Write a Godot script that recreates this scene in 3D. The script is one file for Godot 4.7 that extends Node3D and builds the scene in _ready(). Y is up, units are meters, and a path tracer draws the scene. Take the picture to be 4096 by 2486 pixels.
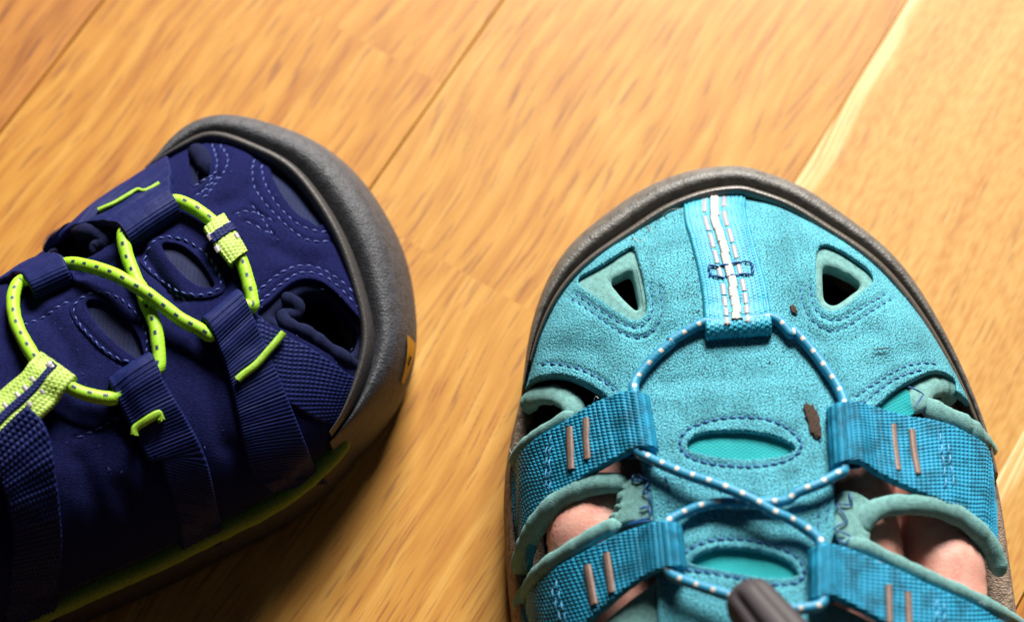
extends Node3D
# Two sport sandals on a strip-wood floor, seen from above: a navy child's sandal and a turquoise one with a foot in it.

var M := {}
var teal: Surf
var navy: Surf


func _ready() -> void:
	# camera: held above the shoes, looking down and a little ahead, focused on the turquoise toe
	var cam := Camera3D.new()
	cam.name = "camera"
	cam.position = Vector3(0.000, 447.233, 168.573) * MM
	cam.rotation_degrees = Vector3(-68.00, 0, 0)
	cam.fov = 16.1082
	cam.near = 0.05
	cam.far = 8.0
	var lens := CameraAttributesPhysical.new()
	lens.frustum_focal_length = 84.803
	lens.exposure_aperture = 10.5
	lens.frustum_focus_distance = 0.439
	cam.attributes = lens
	add_child(cam)
	cam.current = true
	var we := WorldEnvironment.new()
	we.name = "environment"
	var env := Environment.new()
	env.background_mode = Environment.BG_COLOR
	env.background_color = Color(0.022, 0.022, 0.025).linear_to_srgb()
	env.tonemap_mode = Environment.TONE_MAPPER_LINEAR
	env.tonemap_exposure = 1.0
	env.sdfgi_enabled = true
	env.ssao_enabled = true
	env.ssil_enabled = true
	we.environment = env
	add_child(we)
	# daylight from a window ahead of the toes and to the right
	var win := AreaLight3D.new()
	win.name = "window_light"
	win.area_size = Vector2(0.55, 0.55)
	win.light_energy = 6.4
	win.light_color = Color(1.0, 0.975, 0.94)
	win.area_range = 6.0
	win.shadow_enabled = true
	var az := deg_to_rad(9.0)
	var el := deg_to_rad(33.0)
	win.position = Vector3(sin(az) * cos(el), sin(el), -cos(az) * cos(el)) * 1.5 + Vector3(0.02, 0, 0)
	add_child(win)
	win.look_at_from_position(win.position, Vector3(0.02, 0, 0.01), Vector3.UP)

	materials()
	floor_boards()
	teal = Surf.new([48.42, -28.37], 1.57080, 0.43451, 2.3, 0.52, [0, -3.49, -6.88, -10.13, -13.4, -16.73, -19.9, -23.19, -27.11, -31.35, -35.23, -38.44, -41, -42.97, -44.52, -45.77, -46.74, -47.32, -47.42, -47.13, -46.57, -45.78, -44.72, -43.51, -42.53, -41.99], [0, 0.75, 2.31, 5.05, 8.37, 11.5, 14.47, 17.84, 21.78, 25.74, 29.23, 32.32, 35.27, 38.17, 41, 43.7, 46.14, 48.06, 49.29, 49.97, 50.42, 50.84, 51.27, 51.61, 51.79, 51.84], [24.5, 24.89, 25.65, 26.77, 28.08, 29.48, 30.95, 32.48, 34.07, 35.7, 37.34, 38.92, 40.42, 41.87, 43.27, 44.66, 46.09, 47.58, 49.09, 50.61, 52.1, 53.49, 54.71, 55.76, 56.66, 57.4], [24, 24, 24, 24, 24, 24, 24, 24, 24, 23.99, 23.9, 23.67, 23.22, 22.53, 21.56, 20.38, 19.2, 18.23, 17.55, 17.17, 17.03, 17, 17, 17, 17, 17])
	teal.bake(-12.0, -46.0, 118.0, 104.0)
	navy = Surf.new([-43.64, -31.51], 0.68068, 0.39316, 2.2, 0.52, [0, -2.83, -5.56, -8.21, -10.96, -14.2, -17.88, -21.12, -23.15, -24.08, -24.45, -24.61, -24.74, -24.96, -25.26, -25.43, -25.17, -24.41, -23.54, -23.06, -23.01, -23.02, -22.87, -22.58, -22.26, -21.95, -21.66, -21.44, -21.33, -21.31], [0, 4.04, 8.44, 13.12, 17.61, 21.78, 26.12, 30.72, 34.84, 38.04, 40.54, 42.75, 44.81, 46.53, 47.76, 48.57, 48.99, 48.91, 48.28, 47.2, 45.98, 44.77, 43.31, 41.54, 39.74, 38.07, 36.49, 34.95, 33.5, 32.13], [21.5, 21.8, 22.43, 23.41, 24.57, 25.81, 27.1, 28.44, 29.77, 31.02, 32.23, 33.44, 34.64, 35.8, 36.89, 37.85, 38.69, 39.47, 40.21, 40.93, 41.65, 42.4, 43.2, 44, 44.72, 45.29, 45.73, 46.14, 46.57, 47], [21, 21, 20.97, 20.87, 20.65, 20.33, 19.96, 19.58, 19.26, 19.05, 18.93, 18.81, 18.63, 18.39, 18.17, 18.05, 18, 18, 18, 18, 18, 18, 18, 18, 18, 18, 18, 18, 18, 18])
	navy.bake(-176.0, -50.0, -12.0, 118.0)
	turquoise_sandal()
	navy_sandal()
	foot()
	crumbs()


func materials() -> void:
	var suede_b := noise_tex(3, 0.065, 512, [], 5)
	var leather_b := noise_tex(8, 0.06, 512, [], 3, FastNoiseLite.TYPE_CELLULAR)
	var felt_b := noise_tex(12, 0.09, 512, [], 3)
	var mottle := noise_tex(21, 0.07, 512, [[0.0, 0.33, 0.45, 0.58, 1.0], [0.3, 0.58, 0.88, 1.0, 1.0]], 5)
	var soft := noise_tex(22, 0.02, 512, [[0.0, 0.5, 1.0], [0.78, 0.93, 1.0]], 4)
	var grime := noise_tex(23, 0.012, 512, [[0.0, 0.4, 0.55, 1.0], [0.6, 0.86, 0.97, 1.0]], 5)
	M.suede = mat(Color(0.15, 0.58, 0.72), 0.95, mottle, 18.0, suede_b, 0.32, 0.2)
	M.suede.detail_enabled = true
	M.suede.detail_blend_mode = BaseMaterial3D.BLEND_MODE_MUL
	M.suede.detail_albedo = noise_tex(24, 0.014, 512, [[0.0, 0.4, 0.55, 1.0], [0.72, 0.9, 0.98, 1.0]], 4)
	M.suede.detail_uv_layer = BaseMaterial3D.DETAIL_UV_2
	M.suede.uv2_triplanar = true
	M.suede.uv2_scale = Vector3.ONE * 14.0
	M.suede.rim_enabled = true
	M.suede.rim = 0.25
	M.suede.rim_tint = 0.6
	M.nap = mat(Color(0.10, 0.50, 0.66), 0.95, null, 1.0, null, 0.0, 0.1)
	var zig := zigzag_texture()
	M.tongue_mesh = mat(Color(0.022, 0.44, 0.48), 0.75, zig, 4.5, zig, 0.16, 0.3)
	M.lining = mat(Color(0.22, 0.48, 0.47), 0.95, soft, 14.0, felt_b, 0.2, 0.2)
	M.lining.rim_enabled = true
	M.lining.rim = 0.4
	M.webbing = mat(Color(0.018, 0.32, 0.54), 0.55, grime, 30.0, null, 0.0, 0.35)
	M.webbing_light = mat(Color(0.025, 0.42, 0.62), 0.45, soft, 20.0)
	M.cord_teal = mat(Color(1, 1, 1), 0.5)
	M.cord_teal.vertex_color_use_as_albedo = true
	M.tack = mat(Color(0.30, 0.20, 0.165), 0.5, soft, 8.0)
	M.lint = mat(Color(0.55, 0.6, 0.58), 0.9)
	M.blue_thread = mat(Color(0.012, 0.10, 0.30), 0.5)
	M.pale_thread = mat(Color(0.10, 0.36, 0.62), 0.5)
	M.white_yarn = mat(Color(0.62, 0.60, 0.55), 0.55)
	M.reflective = mat(Color(0.36, 0.33, 0.36), 0.4)
	M.rubber = mat(Color(0.138, 0.135, 0.127), 0.48, grime, 18.0, leather_b, 0.12, 0.5)
	M.bead = mat(Color(0.11, 0.10, 0.09), 0.3, soft, 18.0, leather_b, 0.03, 0.5)
	M.midsole = mat(Color(0.34, 0.26, 0.20), 0.8, grime, 14.0, leather_b, 0.25, 0.3)
	M.dark = mat(Color(0.012, 0.012, 0.012), 0.9)
	M.skin = mat(Color(0.81, 0.48, 0.42), 0.45, noise_tex(31, 0.02, 256, [[0.0, 0.45, 1.0], [Color(0.99, 0.82, 0.79), Color(1, 0.92, 0.89), Color(1, 1, 0.96)]], 4), 22.0, leather_b, 0.05, 0.5)
	M.skin.rim_enabled = true
	M.skin.rim = 0.2
	M.plastic = mat(Color(0.06, 0.052, 0.058), 0.5, null, 1.0, null, 0.0, 0.3)
	M.n_suede = mat(Color(0.012, 0.015, 0.082), 0.95, soft, 12.0, suede_b, 0.16, 0.15)
	M.n_suede.rim_enabled = true
	M.n_suede.rim = 0.12
	M.n_suede.rim_tint = 0.8
	M.n_leather = mat(Color(0.016, 0.025, 0.088), 0.6, zig, 3.6, zig, 0.14, 0.25)
	M.n_lining = mat(Color(0.015, 0.02, 0.065), 0.9, soft, 10.0, felt_b, 0.15, 0.2)
	M.n_web = mat(Color(0.014, 0.022, 0.115), 0.5, soft, 14.0, null, 0.0, 0.2)
	M.n_thread = mat(Color(0.045, 0.075, 0.30), 0.5)
	M.n_rubber = mat(Color(0.062, 0.067, 0.082), 0.55, grime, 14.0, leather_b, 0.16, 0.5)
	M.n_bead = mat(Color(0.055, 0.053, 0.055), 0.5, soft, 14.0, leather_b, 0.06, 0.5)
	M.lime = mat(Color(0.36, 0.66, 0.035), 0.5, soft, 9.0)
	M.lime_foam = mat(Color(0.20, 0.32, 0.03), 0.75, soft, 9.0)
	M.lime_weave = mat(Color(0.50, 0.74, 0.12), 0.5, soft, 9.0)
	M.yellow = mat(Color(0.55, 0.25, 0.01), 0.5)
	M.bark = mat(Color(0.10, 0.055, 0.035), 0.8, grime, 4.0, suede_b, 0.2)


func zigzag_texture() -> ImageTexture:
	# close rows of zigzag knit, four waves to a tile
	var n := 96
	var px := PackedByteArray()
	px.resize(n * n * 3)
	for j in n:
		for i in n:
			var x := fposmod(i / 24.0, 1.0)
			var wave := absf(x - 0.5) * 2.0
			var y := fposmod(j / 16.0 + wave * 0.9, 1.0)
			var v := int(255.0 * (0.5 + 0.5 * sqrt(sin(y * PI))))
			for k in 3:
				px[(j * n + i) * 3 + k] = v
	return ImageTexture.create_from_image(Image.create_from_data(n, n, false, Image.FORMAT_RGB8, px))


func board_texture(seed_: int, kind: int) -> Array:
	# wood of one board: along the grain 0.3 mm a pixel, across 0.22 mm
	var w := 900
	var h := 320
	var n := FastNoiseLite.new()
	n.seed = seed_
	n.frequency = 1.0
	n.fractal_octaves = 3
	var one := FastNoiseLite.new()
	one.seed = seed_ + 50
	one.frequency = 1.0
	one.fractal_type = FastNoiseLite.FRACTAL_NONE
	var lo := Color(0.42, 0.155, 0.022)
	var mid := Color(0.55, 0.248, 0.036)
	var hi := Color(0.65, 0.335, 0.066)
	if kind == 1:
		lo = Color(0.46, 0.19, 0.032)
		mid = Color(0.57, 0.275, 0.048)
		hi = Color(0.67, 0.37, 0.088)
	elif kind == 2:
		lo = Color(0.48, 0.20, 0.042)
		mid = Color(0.60, 0.32, 0.082)
		hi = Color(0.69, 0.41, 0.13)
	elif kind == 3:
		lo = Color(0.30, 0.10, 0.016)
		mid = Color(0.46, 0.18, 0.03)
		hi = Color(0.56, 0.25, 0.05)
	var px := PackedByteArray()
	px.resize(w * h * 3)
	for j in h:
		var c := j * 0.22
		for i in w:
			var a := i * 0.3
			var cw := c + 2.5 * one.get_noise_2d(a / 70.0, c / 60.0 + 9.0)
			var broad := n.get_noise_2d(a / 110.0, cw / 5.0)
			var fine := one.get_noise_2d(a / 48.0, cw / 1.0)
			var pore := one.get_noise_2d(a / 17.0 + 300.0, cw / 0.85)
			var patch := one.get_noise_2d(a / 20.0, cw / 4.0 + 70.0)
			var pale := 0.0
			var f := 0.47 + 0.42 * broad + 0.18 * fine + 0.07 * one.get_noise_2d(a / 7.0, c / 0.7 + 40.0) + 0.25 * patch
			if kind == 2:
				f = 0.52 + 0.3 * broad + 0.16 * fine + 0.26 * one.get_noise_2d(a / 4.5, c / 1.3)
				var sap := clampf((4.4 + 1.6 * one.get_noise_2d(a / 30.0, 5.0) - c) / 2.6, 0.0, 1.0)
				f += sap * (0.6 + 0.5 * fine)
				pale = sap * (0.62 + 0.75 * fine)
			f = clampf(f, 0.0, 1.25)
			var col := lo.lerp(mid, minf(f * 2.0, 1.0)) if f < 0.5 else mid.lerp(hi, (f - 0.5) * 2.0)
			col = col.lerp(Color(0.88, 0.66, 0.34), clampf(pale, 0.0, 1.0))
			var pk := clampf((pore - (0.47 if kind != 2 else 0.66)) * 5.0, 0.0, 1.0)
			col = col.lerp(Color(col.r * 0.52, col.g * 0.45, col.b * 0.5 + 0.012), pk * 0.7)
			col = col.clamp().linear_to_srgb()
			var k := (j * w + i) * 3
			px[k] = int(col.r * 255.0)
			px[k + 1] = int(col.g * 255.0)
			px[k + 2] = int(col.b * 255.0)
	var t := ImageTexture.create_from_image(Image.create_from_data(w, h, false, Image.FORMAT_RGB8, px))
	return [t, w * 0.3, h * 0.22]


func floor_boards() -> void:
	# strips of wood that run away to the upper right, with a hairline joint between them
	var g0 := Geo.new()
	var q := 1500.0
	for p in [Vector2(-q, -q), Vector2(q, -q), Vector2(q, q), Vector2(-q, q)]:
		g0.add(Vector3(p.x, -14.0, p.y), Vector3.UP)
	g0.quad(0, 1, 2, 3)
	var fl := commit(self, "floor", g0, mat(Color(0.03, 0.018, 0.01), 0.9))
	fl.set_meta("kind", "structure")
	fl.set_meta("label", "strip wood floor of orange brown boards under the two sandals")
	var seams := p2([-95.15, -90.27, -2.08, -90.27, 92.43, -90.27, 194.22, -90.27])
	var run := p2([-2.08, -90.27, -31.03, -43.16])
	var along := (run[0] - run[1]).normalized()
	var across := Vector2(-along.y, along.x)
	if across.x < 0.0:
		across = -across
	var at := []
	for s in seams:
		at.append(s.dot(across))
	var wide: float = at[1] - at[0]
	var edges := [at[0] - 3.0 * wide, at[0] - 2.0 * wide, at[0] - wide, at[0], at[1], at[2], at[3], at[3] + wide, at[3] + 2.0 * wide]
	var kinds := [0, 0, 3, 0, 1, 2, 3, 0]
	var mid := run[1].dot(along)
	for b in edges.size() - 1:
		var tex := board_texture(100 + b * 7, kinds[b])
		var m := mat(Color(1, 1, 1), 0.42, null, 1.0, null, 0.0, 0.5)
		m.albedo_texture = tex[0]
		var x0: float = edges[b] + (0.04 if b == 5 else 0.12)
		var x1: float = edges[b + 1] - (0.04 if b == 4 else 0.12)
		var g := Geo.new()
		var prof := [[x0, -13.9], [x0, -0.25], [x0 + 0.25, 0.0], [x1 - 0.25, 0.0], [x1, -0.25], [x1, -13.9]]
		var pts := PackedVector3Array()
		var uvs := PackedVector2Array()
		var v := g.v
		for k in prof.size() - 1:
			var nn := Vector2(-(prof[k + 1][1] - prof[k][1]), prof[k + 1][0] - prof[k][0]).normalized()
			var n3 := Vector3(across.x * nn.x, nn.y, across.y * nn.x)
			var f := g.v.size()
			for e in [[k, -600.0], [k + 1, -600.0], [k + 1, 600.0], [k, 600.0]]:
				var p: Array = prof[e[0]]
				var w: Vector2 = across * p[0] + along * (mid + e[1])
				g.add(Vector3(w.x, p[1], w.y), n3)
				g.uv.append(Vector2((e[1] + 130.0 + b * 37.0) / tex[1], (p[0] - x0) / tex[2]))
			g.quad(f, f + 1, f + 2, f + 3)
		commit(fl, "board", g, m)


func turquoise_sandal() -> void:
	var s := teal
	var o := thing("turquoise_sandal", "turquoise suede sport sandal with woven straps, worn on a foot", "sandal", Vector3(48, 0, 30))
	# seams and folds pressed into the upper first
	var hole_l := p2([24.97, -12.58, 25.7, -8.62, 26.32, -4.53, 26.75, -0.71, 26.91, 2.61, 26.75, 4.86, 25.65, 6.17, 24.07, 6.29, 22.27, 4.93, 19.97, 2.6, 17.4, -0.27, 15.33, -2.58, 13.93, -4.81, 13.85, -6.76, 15.76, -7.68, 18.21, -8.75, 20.68, -10.19, 23.46, -12.13])
	var hole_r := p2([63.78, -12.57, 65.52, -12.62, 67.97, -11.51, 70.38, -9.92, 72.63, -8.15, 73.82, -6.18, 73.37, -4.32, 70.58, -0.96, 67.98, 1.89, 65.54, 3.81, 63.53, 4.68, 62.09, 4.05, 61.25, 2.3, 61.16, -0.72, 61.44, -4.54, 61.88, -8.16, 62.62, -11.27])
	var st_l1 := p2([27.81, -1.95, 28.17, 2.09, 28.06, 4.99, 26.92, 7.42, 24.78, 8.59, 22.46, 7.49, 19.9, 5.18, 17.33, 2.72, 14.75, -0.3, 12.68, -3.06])
	var st_l2 := p2([29.62, -0.76, 29.96, 3.55, 29.55, 7.04, 27.88, 9.72, 25.23, 10.83, 22.65, 9.87, 19.59, 7.03, 16.77, 3.9, 14.19, 0.9, 11.98, -1.87])
	var st_r1 := p2([59.91, -1.64, 59.82, 2.07, 60.26, 4.68, 61.72, 6.53, 63.83, 7.16, 67.01, 5.68, 70.07, 3.26, 73.59, 0.33, 76.16, -2.03])
	var st_r2 := p2([57.78, -0.81, 57.85, 2.86, 58.65, 6.08, 60.19, 8.41, 62.78, 9.66, 65.88, 8.58, 69.19, 6.05, 72.96, 2.9, 77.36, -0.96])
	var flap_l := p2([5.71, 11.8, 8.35, 12.84, 10.97, 14.25, 13.82, 15.97, 17.65, 19.09, 20.41, 22.27])
	var flap_r := p2([85.33, 13.51, 81.76, 14.48, 78.64, 15.7, 75.54, 17.58, 72.45, 20.1, 69.17, 22.65, 66.24, 25.05])
	var flap_r2 := p2([81.53, 16.11, 78.38, 17.67, 75.31, 19.5, 72.54, 21.78, 70.1, 24.07, 67.42, 26.61])
	var ring1 := p2([32.02, 35.63, 32.49, 33.36, 34.33, 31.75, 37.68, 30.62, 41.27, 30.02, 44.83, 30.09, 46.34, 30.11, 49.37, 30.7, 51.84, 31.87, 53.65, 33.46, 54.81, 35.04, 55.03, 36.48, 53.93, 38.22, 51.55, 39.53, 48.21, 40.38, 44.91, 40.72, 44.68, 40.76, 40.69, 40.38, 36.97, 39.66, 34.03, 38.49, 32.47, 36.95])
	var ring2 := p2([30.68, 59.65, 31.4, 58.1, 33.44, 56.73, 36.14, 55.74, 38.5, 55.32, 43, 55.57, 45.98, 56.18, 49.28, 57.31, 52.05, 58.67, 53.43, 60.66, 53.71, 62.81, 52.19, 64.15, 49, 64.59, 46.02, 64.29, 43.08, 63.56, 39.81, 62.74, 36.54, 61.89, 33.27, 61.22, 31.31, 60.61])
	for l in [st_l1, st_l2, st_r1, st_r2]:
		s.press(curve2(l, 0.4), 0.55, 0.65)
	for l in [flap_l, flap_r, flap_r2]:
		s.press(curve2(l, 0.4), 0.5, 0.45)
	for l in [ring1, ring2]:
		s.press(curve2(l, 0.4, true), 0.5, 0.4)
	for l in [p2([26.47, 12.67, 29.13, 11.08, 32.31, 9.77]), p2([57.51, 11.56, 61.46, 12.29, 67.02, 10.86, 72.85, 8.43]), p2([7.06, 9.07, 11.02, 10.11, 16.23, 12.43]), p2([70.28, 17.27, 74.75, 14.71, 80.92, 12.02]), p2([30.15, 22.28, 35.33, 21.15, 41.72, 21.99]), p2([30.2, 50.37, 34.87, 51.7, 39.16, 51.93])]:
		s.press(curve2(l, 0.5), 2.2, 0.5)
	# suede upper: toe piece and tongue, with two corner windows and two slots
	var flap_left := p2([2.75, 14.73, 3.69, 14.4, 5.68, 14.73, 8.32, 15.47, 10.94, 16.58, 13.52, 18.39, 16.07, 20.49, 17.84, 22.34, 19.34, 24.16, 22.08, 26.96, 23.75, 30.7, 24.39, 34.82, 24.84, 38.84, 25.62, 42.14, 26.24, 46.34, 26.55, 50.44, 26.84, 54.72, 26.92, 59.35, 26.86, 65.03, 26.82, 70.61, 26.88, 76.12])
	var flap_right := p2([53.42, 78.52, 53.84, 71.91, 54.72, 65.16, 55.9, 60.56, 57.86, 57.51, 59.3, 55.83, 60.03, 52.26, 60.54, 48.15, 60.96, 43.73, 62.85, 38.8, 63.9, 32.95, 66.36, 29.23, 70.37, 26.7, 73.74, 23.36, 76.86, 20.63, 80.05, 18.25, 83, 16.33, 85.67, 15.24, 88.37, 15.09, 89.59, 16.03, 89.72, 18.59])
	var slot1 := p2([33.41, 35.44, 34.09, 34.2, 36.03, 33.16, 38.57, 32.84, 42.12, 32.82, 45.16, 33.02, 46.14, 33.18, 49.16, 33.77, 51.63, 34.78, 53.33, 35.93, 53.73, 36.79, 52.71, 37.52, 50.12, 38.24, 47.06, 38.66, 45.03, 38.79, 43.29, 38.75, 39.54, 38.35, 36.33, 37.49, 34.11, 36.5])
	var slot2 := p2([33.09, 59.32, 34.04, 58.5, 35.73, 57.71, 37.91, 57.11, 40.08, 57.06, 43.4, 57.41, 46.71, 58.11, 49.34, 59.03, 51.44, 60.3, 52.49, 62.19, 52.12, 62.73, 49.76, 63.08, 46.43, 62.96, 43.14, 62.35, 39.86, 61.61, 36.6, 60.64, 34.14, 59.94])
	var last := s.local(flap_left[0]).x
	var first := s.local(flap_right[flap_right.size() - 1]).x
	var rim := s.rim(last, first, 0.25)
	var outline := PackedVector2Array()
	outline.append_array(rim)
	var fr := flap_right.duplicate()
	fr.reverse()
	var mid := fr
	mid.append_array(p2([]))
	outline.append_array(fr)
	var fl := flap_left.duplicate()
	fl.reverse()
	outline.append_array(fl)
	var suede := panel(o, "suede_upper", s, curve2(outline, 0.45, true), [curve2(hole_l, 0.4, true), curve2(hole_r, 0.4, true), curve2(slot1, 0.4, true), curve2(slot2, 0.4, true)], 0.0, 1.6, 0.55, M.suede, 0.45, 1.6)
	for l in [st_l1, st_l2, st_r1, st_r2]:
		stitches(suede, "seam_stitching", s, l, 1.55, M.blue_thread, 1.9, 0.2, 0.7)
	for l in [flap_l, flap_r, flap_r2]:
		stitches(suede, "seam_stitching", s, l, 1.6, M.blue_thread, 1.9, 0.22, 0.75)
	for l in [ring1, ring2]:
		stitches(suede, "seam_stitching", s, l, 1.65, M.blue_thread, 1.75, 0.32, 0.85, true)
	stitches(suede, "seam_stitching", s, p2([28.91, 41.29, 29.56, 44.29, 29.43, 47.9]), 1.6, M.blue_thread, 2.0, 0.2)
	stitches(suede, "seam_stitching", s, p2([57.23, 48, 56.99, 51.14, 56.63, 53.53]), 1.6, M.blue_thread, 2.0, 0.2)
	stitches(suede, "seam_stitching", s, p2([59.35, 46.98, 59.02, 49.65, 58.28, 52.07]), 1.6, M.blue_thread, 2.0, 0.2)
	# loose nap on the suede
	var nap := Geo.new()
	var rng := RandomNumberGenerator.new()
	rng.seed = 77
	var skip := [hole_l, hole_r, slot1, slot2]
	var ol := curve2(outline, 1.5, true)
	for i in 26000:
		var q := Vector2(rng.randf_range(3.0, 99.0), rng.randf_range(-28.0, 82.0))
		if not Geometry2D.is_point_in_polygon(q, ol) or skip.any(func(e): return Geometry2D.is_point_in_polygon(q, e)):
			continue
		var up := s.nrm(q.x, q.y)
		var d := Vector3(rng.randfn(), rng.randfn() * 0.3, rng.randfn())
		d = (d - up * d.dot(up) * 0.8).normalized()
		var b := Vector3(q.x, s.h(q.x, q.y) + 1.6, q.y)
		var side := d.cross(up).normalized() * rng.randf_range(0.03, 0.06)
		var e := b + d * rng.randf_range(0.3, 0.8) + up * rng.randf_range(0.05, 0.22)
		var k := nap.add(b - side, up)
		nap.add(b + side, up)
		nap.add(e, up)
		nap.tri(k, k + 1, k + 2)
	var no := commit(suede, "suede_nap", nap, M.nap)
	no.set_meta("kind", "stuff")
	# mesh fabric under the two slots
	for sl in [slot1, slot2]:
		var c := Vector2.ZERO
		for q in sl:
			c += q
		c /= sl.size()
		var big := PackedVector2Array()
		for q in sl:
			big.append(c + (q - c) * 1.18)
		panel(o, "mesh_window", s, curve2(big, 0.6, true), [], -0.7, 0.6, 0.3, M.tongue_mesh, 0.5, 0.8)
	# padded lining that shows as a lip inside the corner windows
	var lip_l := p2([20.39, -4.4, 21.9, -5.53, 24.08, -6.34, 24.84, -4.14, 25.21, -1.33, 25.51, 1.38, 25.18, 3.14, 23.65, 1.47, 21.76, -1.45])
	var lip_r := p2([63.58, -6.86, 65.59, -7.15, 67.5, -6.38, 69.41, -5.55, 70.84, -3.67, 68.56, -1.04, 66.5, 0.92, 64.99, 2.02, 63.69, 1.99, 62.91, 0.72, 62.99, -2.71])
	for pair in [[hole_l, lip_l], [hole_r, lip_r]]:
		var c := Vector2.ZERO
		for q in pair[0]:
			c += q
		c /= pair[0].size()
		var big := PackedVector2Array()
		for q in pair[0]:
			big.append(c + (q - c) * 1.22)
		panel(o, "padded_lining", s, curve2(big, 0.6, true), [curve2(pair[1], 0.4, true)], -2.0, 1.9, 1.7, M.lining, 0.45, 2.0)
	# rubber round the toe
	sweep(o, "toe_guard", s, 42.0, 60.0, [-0.8, 0.9, 0.4, 0.96, 1.2, 1.04, 2.8, 1.15, 5.2, 1.12, 7.6, 0.95, 9.0, 0.66, 9.0, 0.36, 7.2, 0.22, 3.0, 0.25, -0.5, 0.3], [0.1, 0.42, 0.95, 1.08, 1.06, 0.98, 0.8, 0.58, 0.4, 0.3], M.rubber)
	sweep(o, "toe_bead", s, 38.0, 58.0, [-2.3, 1.0, -2.6, 1.1, -2.2, 1.22, -1.1, 1.29, 0.1, 1.25, 0.9, 1.12, 0.7, 1.0, -0.5, 0.94], [0.2, 0.6, 0.9, 1.0, 1.05, 1.05, 1.0, 0.8, 0.4], M.bead)
	sweep(o, "midsole", s, 112.0, 112.0, [-6.0, 0.5, -3.0, 0.86, 0.4, 0.95, 1.9, 0.9, 2.9, 0.6, 2.7, 0.3, -3.0, 0.3], [1.0, 1.0, 0.8, 0.05, 0.2, 0.4, 0.4, 0.5, 1.0, 1.0, 1.0], M.midsole)
	sweep(o, "outsole", s, 112.0, 112.0, [-8.0, 0.29, 2.6, 0.29, 2.9, 0.15, 2.4, 0.01, -8.0, 0.01], [0.8, 0.8, 0.5, 0.3, 1.8, 2.4, 2.2, 1.0, 0.9, 0.9, 0.9], M.rubber)
	var foot_bed := s.rim(112.0, 112.0, 0.0)
	var g := Geo.new()
	var bed := PackedVector3Array()
	for q in even2(foot_bed, 3.0):
		bed.append(Vector3(q.x, 11.0, q.y))
	g.cap(bed, Vector3.UP)
	commit(o, "insole", g, M.dark)
	# woven straps, each ending in a loop that holds the cord
	var straps := [
		[[[24.9, 24.54, 21.8, 23.87, 18.52, 24.1, 15.43, 24.78, 12.33, 26.05, 8.97, 27.46, 5.58, 28.08, 2.69, 28.72, 0.83, 28.44, 0.06, 30.24, 0.14, 33.09, 0.34, 36.52, 0.61, 39.96], [25.94, 36.73, 23.33, 36.65, 20.74, 37.31, 17.46, 38.38, 14.43, 39.51, 11.63, 41.11, 9.34, 42.83, 7.55, 44.32, 5.76, 45.91, 4.21, 47.65, 3.57, 49.5, 3.05, 51.78, 2.72, 53.02]],
			[[[11.14, 28.74, 11.22, 33.18, 11.37, 37.57]], [[14.36, 27.73, 14.34, 32.04, 14.48, 36.31]]], [[7.66, 28.98, 7.41, 34.11, 7.45, 41.02]], [[6.81, 31.05, 6.71, 36.04, 6.6, 40.39]]],
		[[[61.56, 28.19, 65.14, 27.28, 68.99, 27.45, 73, 27.88, 77.11, 28.17, 81.41, 27.93, 85.24, 28.03, 88.92, 28.51, 92.26, 28.91, 95.27, 29.13, 95.82, 31.55, 95.28, 36.57, 95.1, 42.41], [60.86, 41.37, 64.94, 40.43, 68.86, 41.99, 72.68, 43.58, 76.34, 44.66, 80.4, 45.54, 83.44, 46.47, 86.22, 47.91, 88.54, 48.95, 90.34, 49.92, 91.85, 51.05, 93.07, 52.24, 93.59, 53.55]],
			[[[73.27, 30.88, 73.12, 35.52, 73.2, 40.69]], [[77.07, 31.39, 77.02, 36.13, 77.26, 40.84]]], [[82.92, 30.88, 82.9, 36.75, 82.86, 42.93]], [[84.43, 32.88, 84.53, 37.82, 84.64, 42.1]]],
		[[[29.58, 52.31, 26.79, 51.92, 23.64, 52.02, 20.63, 52.47, 17.61, 53.29, 14.58, 54.33, 11.55, 55.09, 8.93, 55.78, 6.51, 56.75, 4.52, 57.52, 2.98, 57.66, 1.82, 59.23, 1.12, 60.94], [30.39, 61.38, 27.35, 61.45, 24.65, 62, 22.1, 63.2, 19.75, 64.65, 17.83, 65.98, 15.91, 67.17, 13.99, 68.55, 11.86, 69.89, 9.71, 71.3, 7.56, 72.45, 5.42, 72.85, 3.43, 73.04]],
			[[[14.11, 57.64, 14.67, 61.4, 15.3, 65.47]], [[17.67, 56.08, 18.1, 59.93, 18.54, 63.85]]], [[8.37, 58.48, 9.32, 62.86, 10.38, 67.31]], [[7.6, 59.7, 8.45, 63.39, 9.52, 66.99]]],
		[[[55.75, 58.09, 58.2, 57.4, 61.59, 57.63, 65.02, 58.83, 68.69, 60.22, 72.62, 61.74, 76.85, 63.34, 81.5, 64.62, 86.41, 65.75, 91.22, 66.69, 95.86, 67.96], [54.59, 68.56, 57.65, 67.7, 60.74, 68.49, 64.07, 70.11, 67.64, 71.9, 71.48, 73.64, 75.85, 75.46, 80.34, 77.36, 84.77, 79.32, 89.28, 81.06, 93.49, 82.37]],
			[[[68.96, 64.58, 68.74, 68.23, 68.53, 71.84]], [[72.58, 65.65, 72.45, 69.3, 72.22, 72.91]]], [[78.08, 66.17, 77.74, 70.54]], [[79.58, 66.65, 79.25, 70.8]]],
	]
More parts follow.
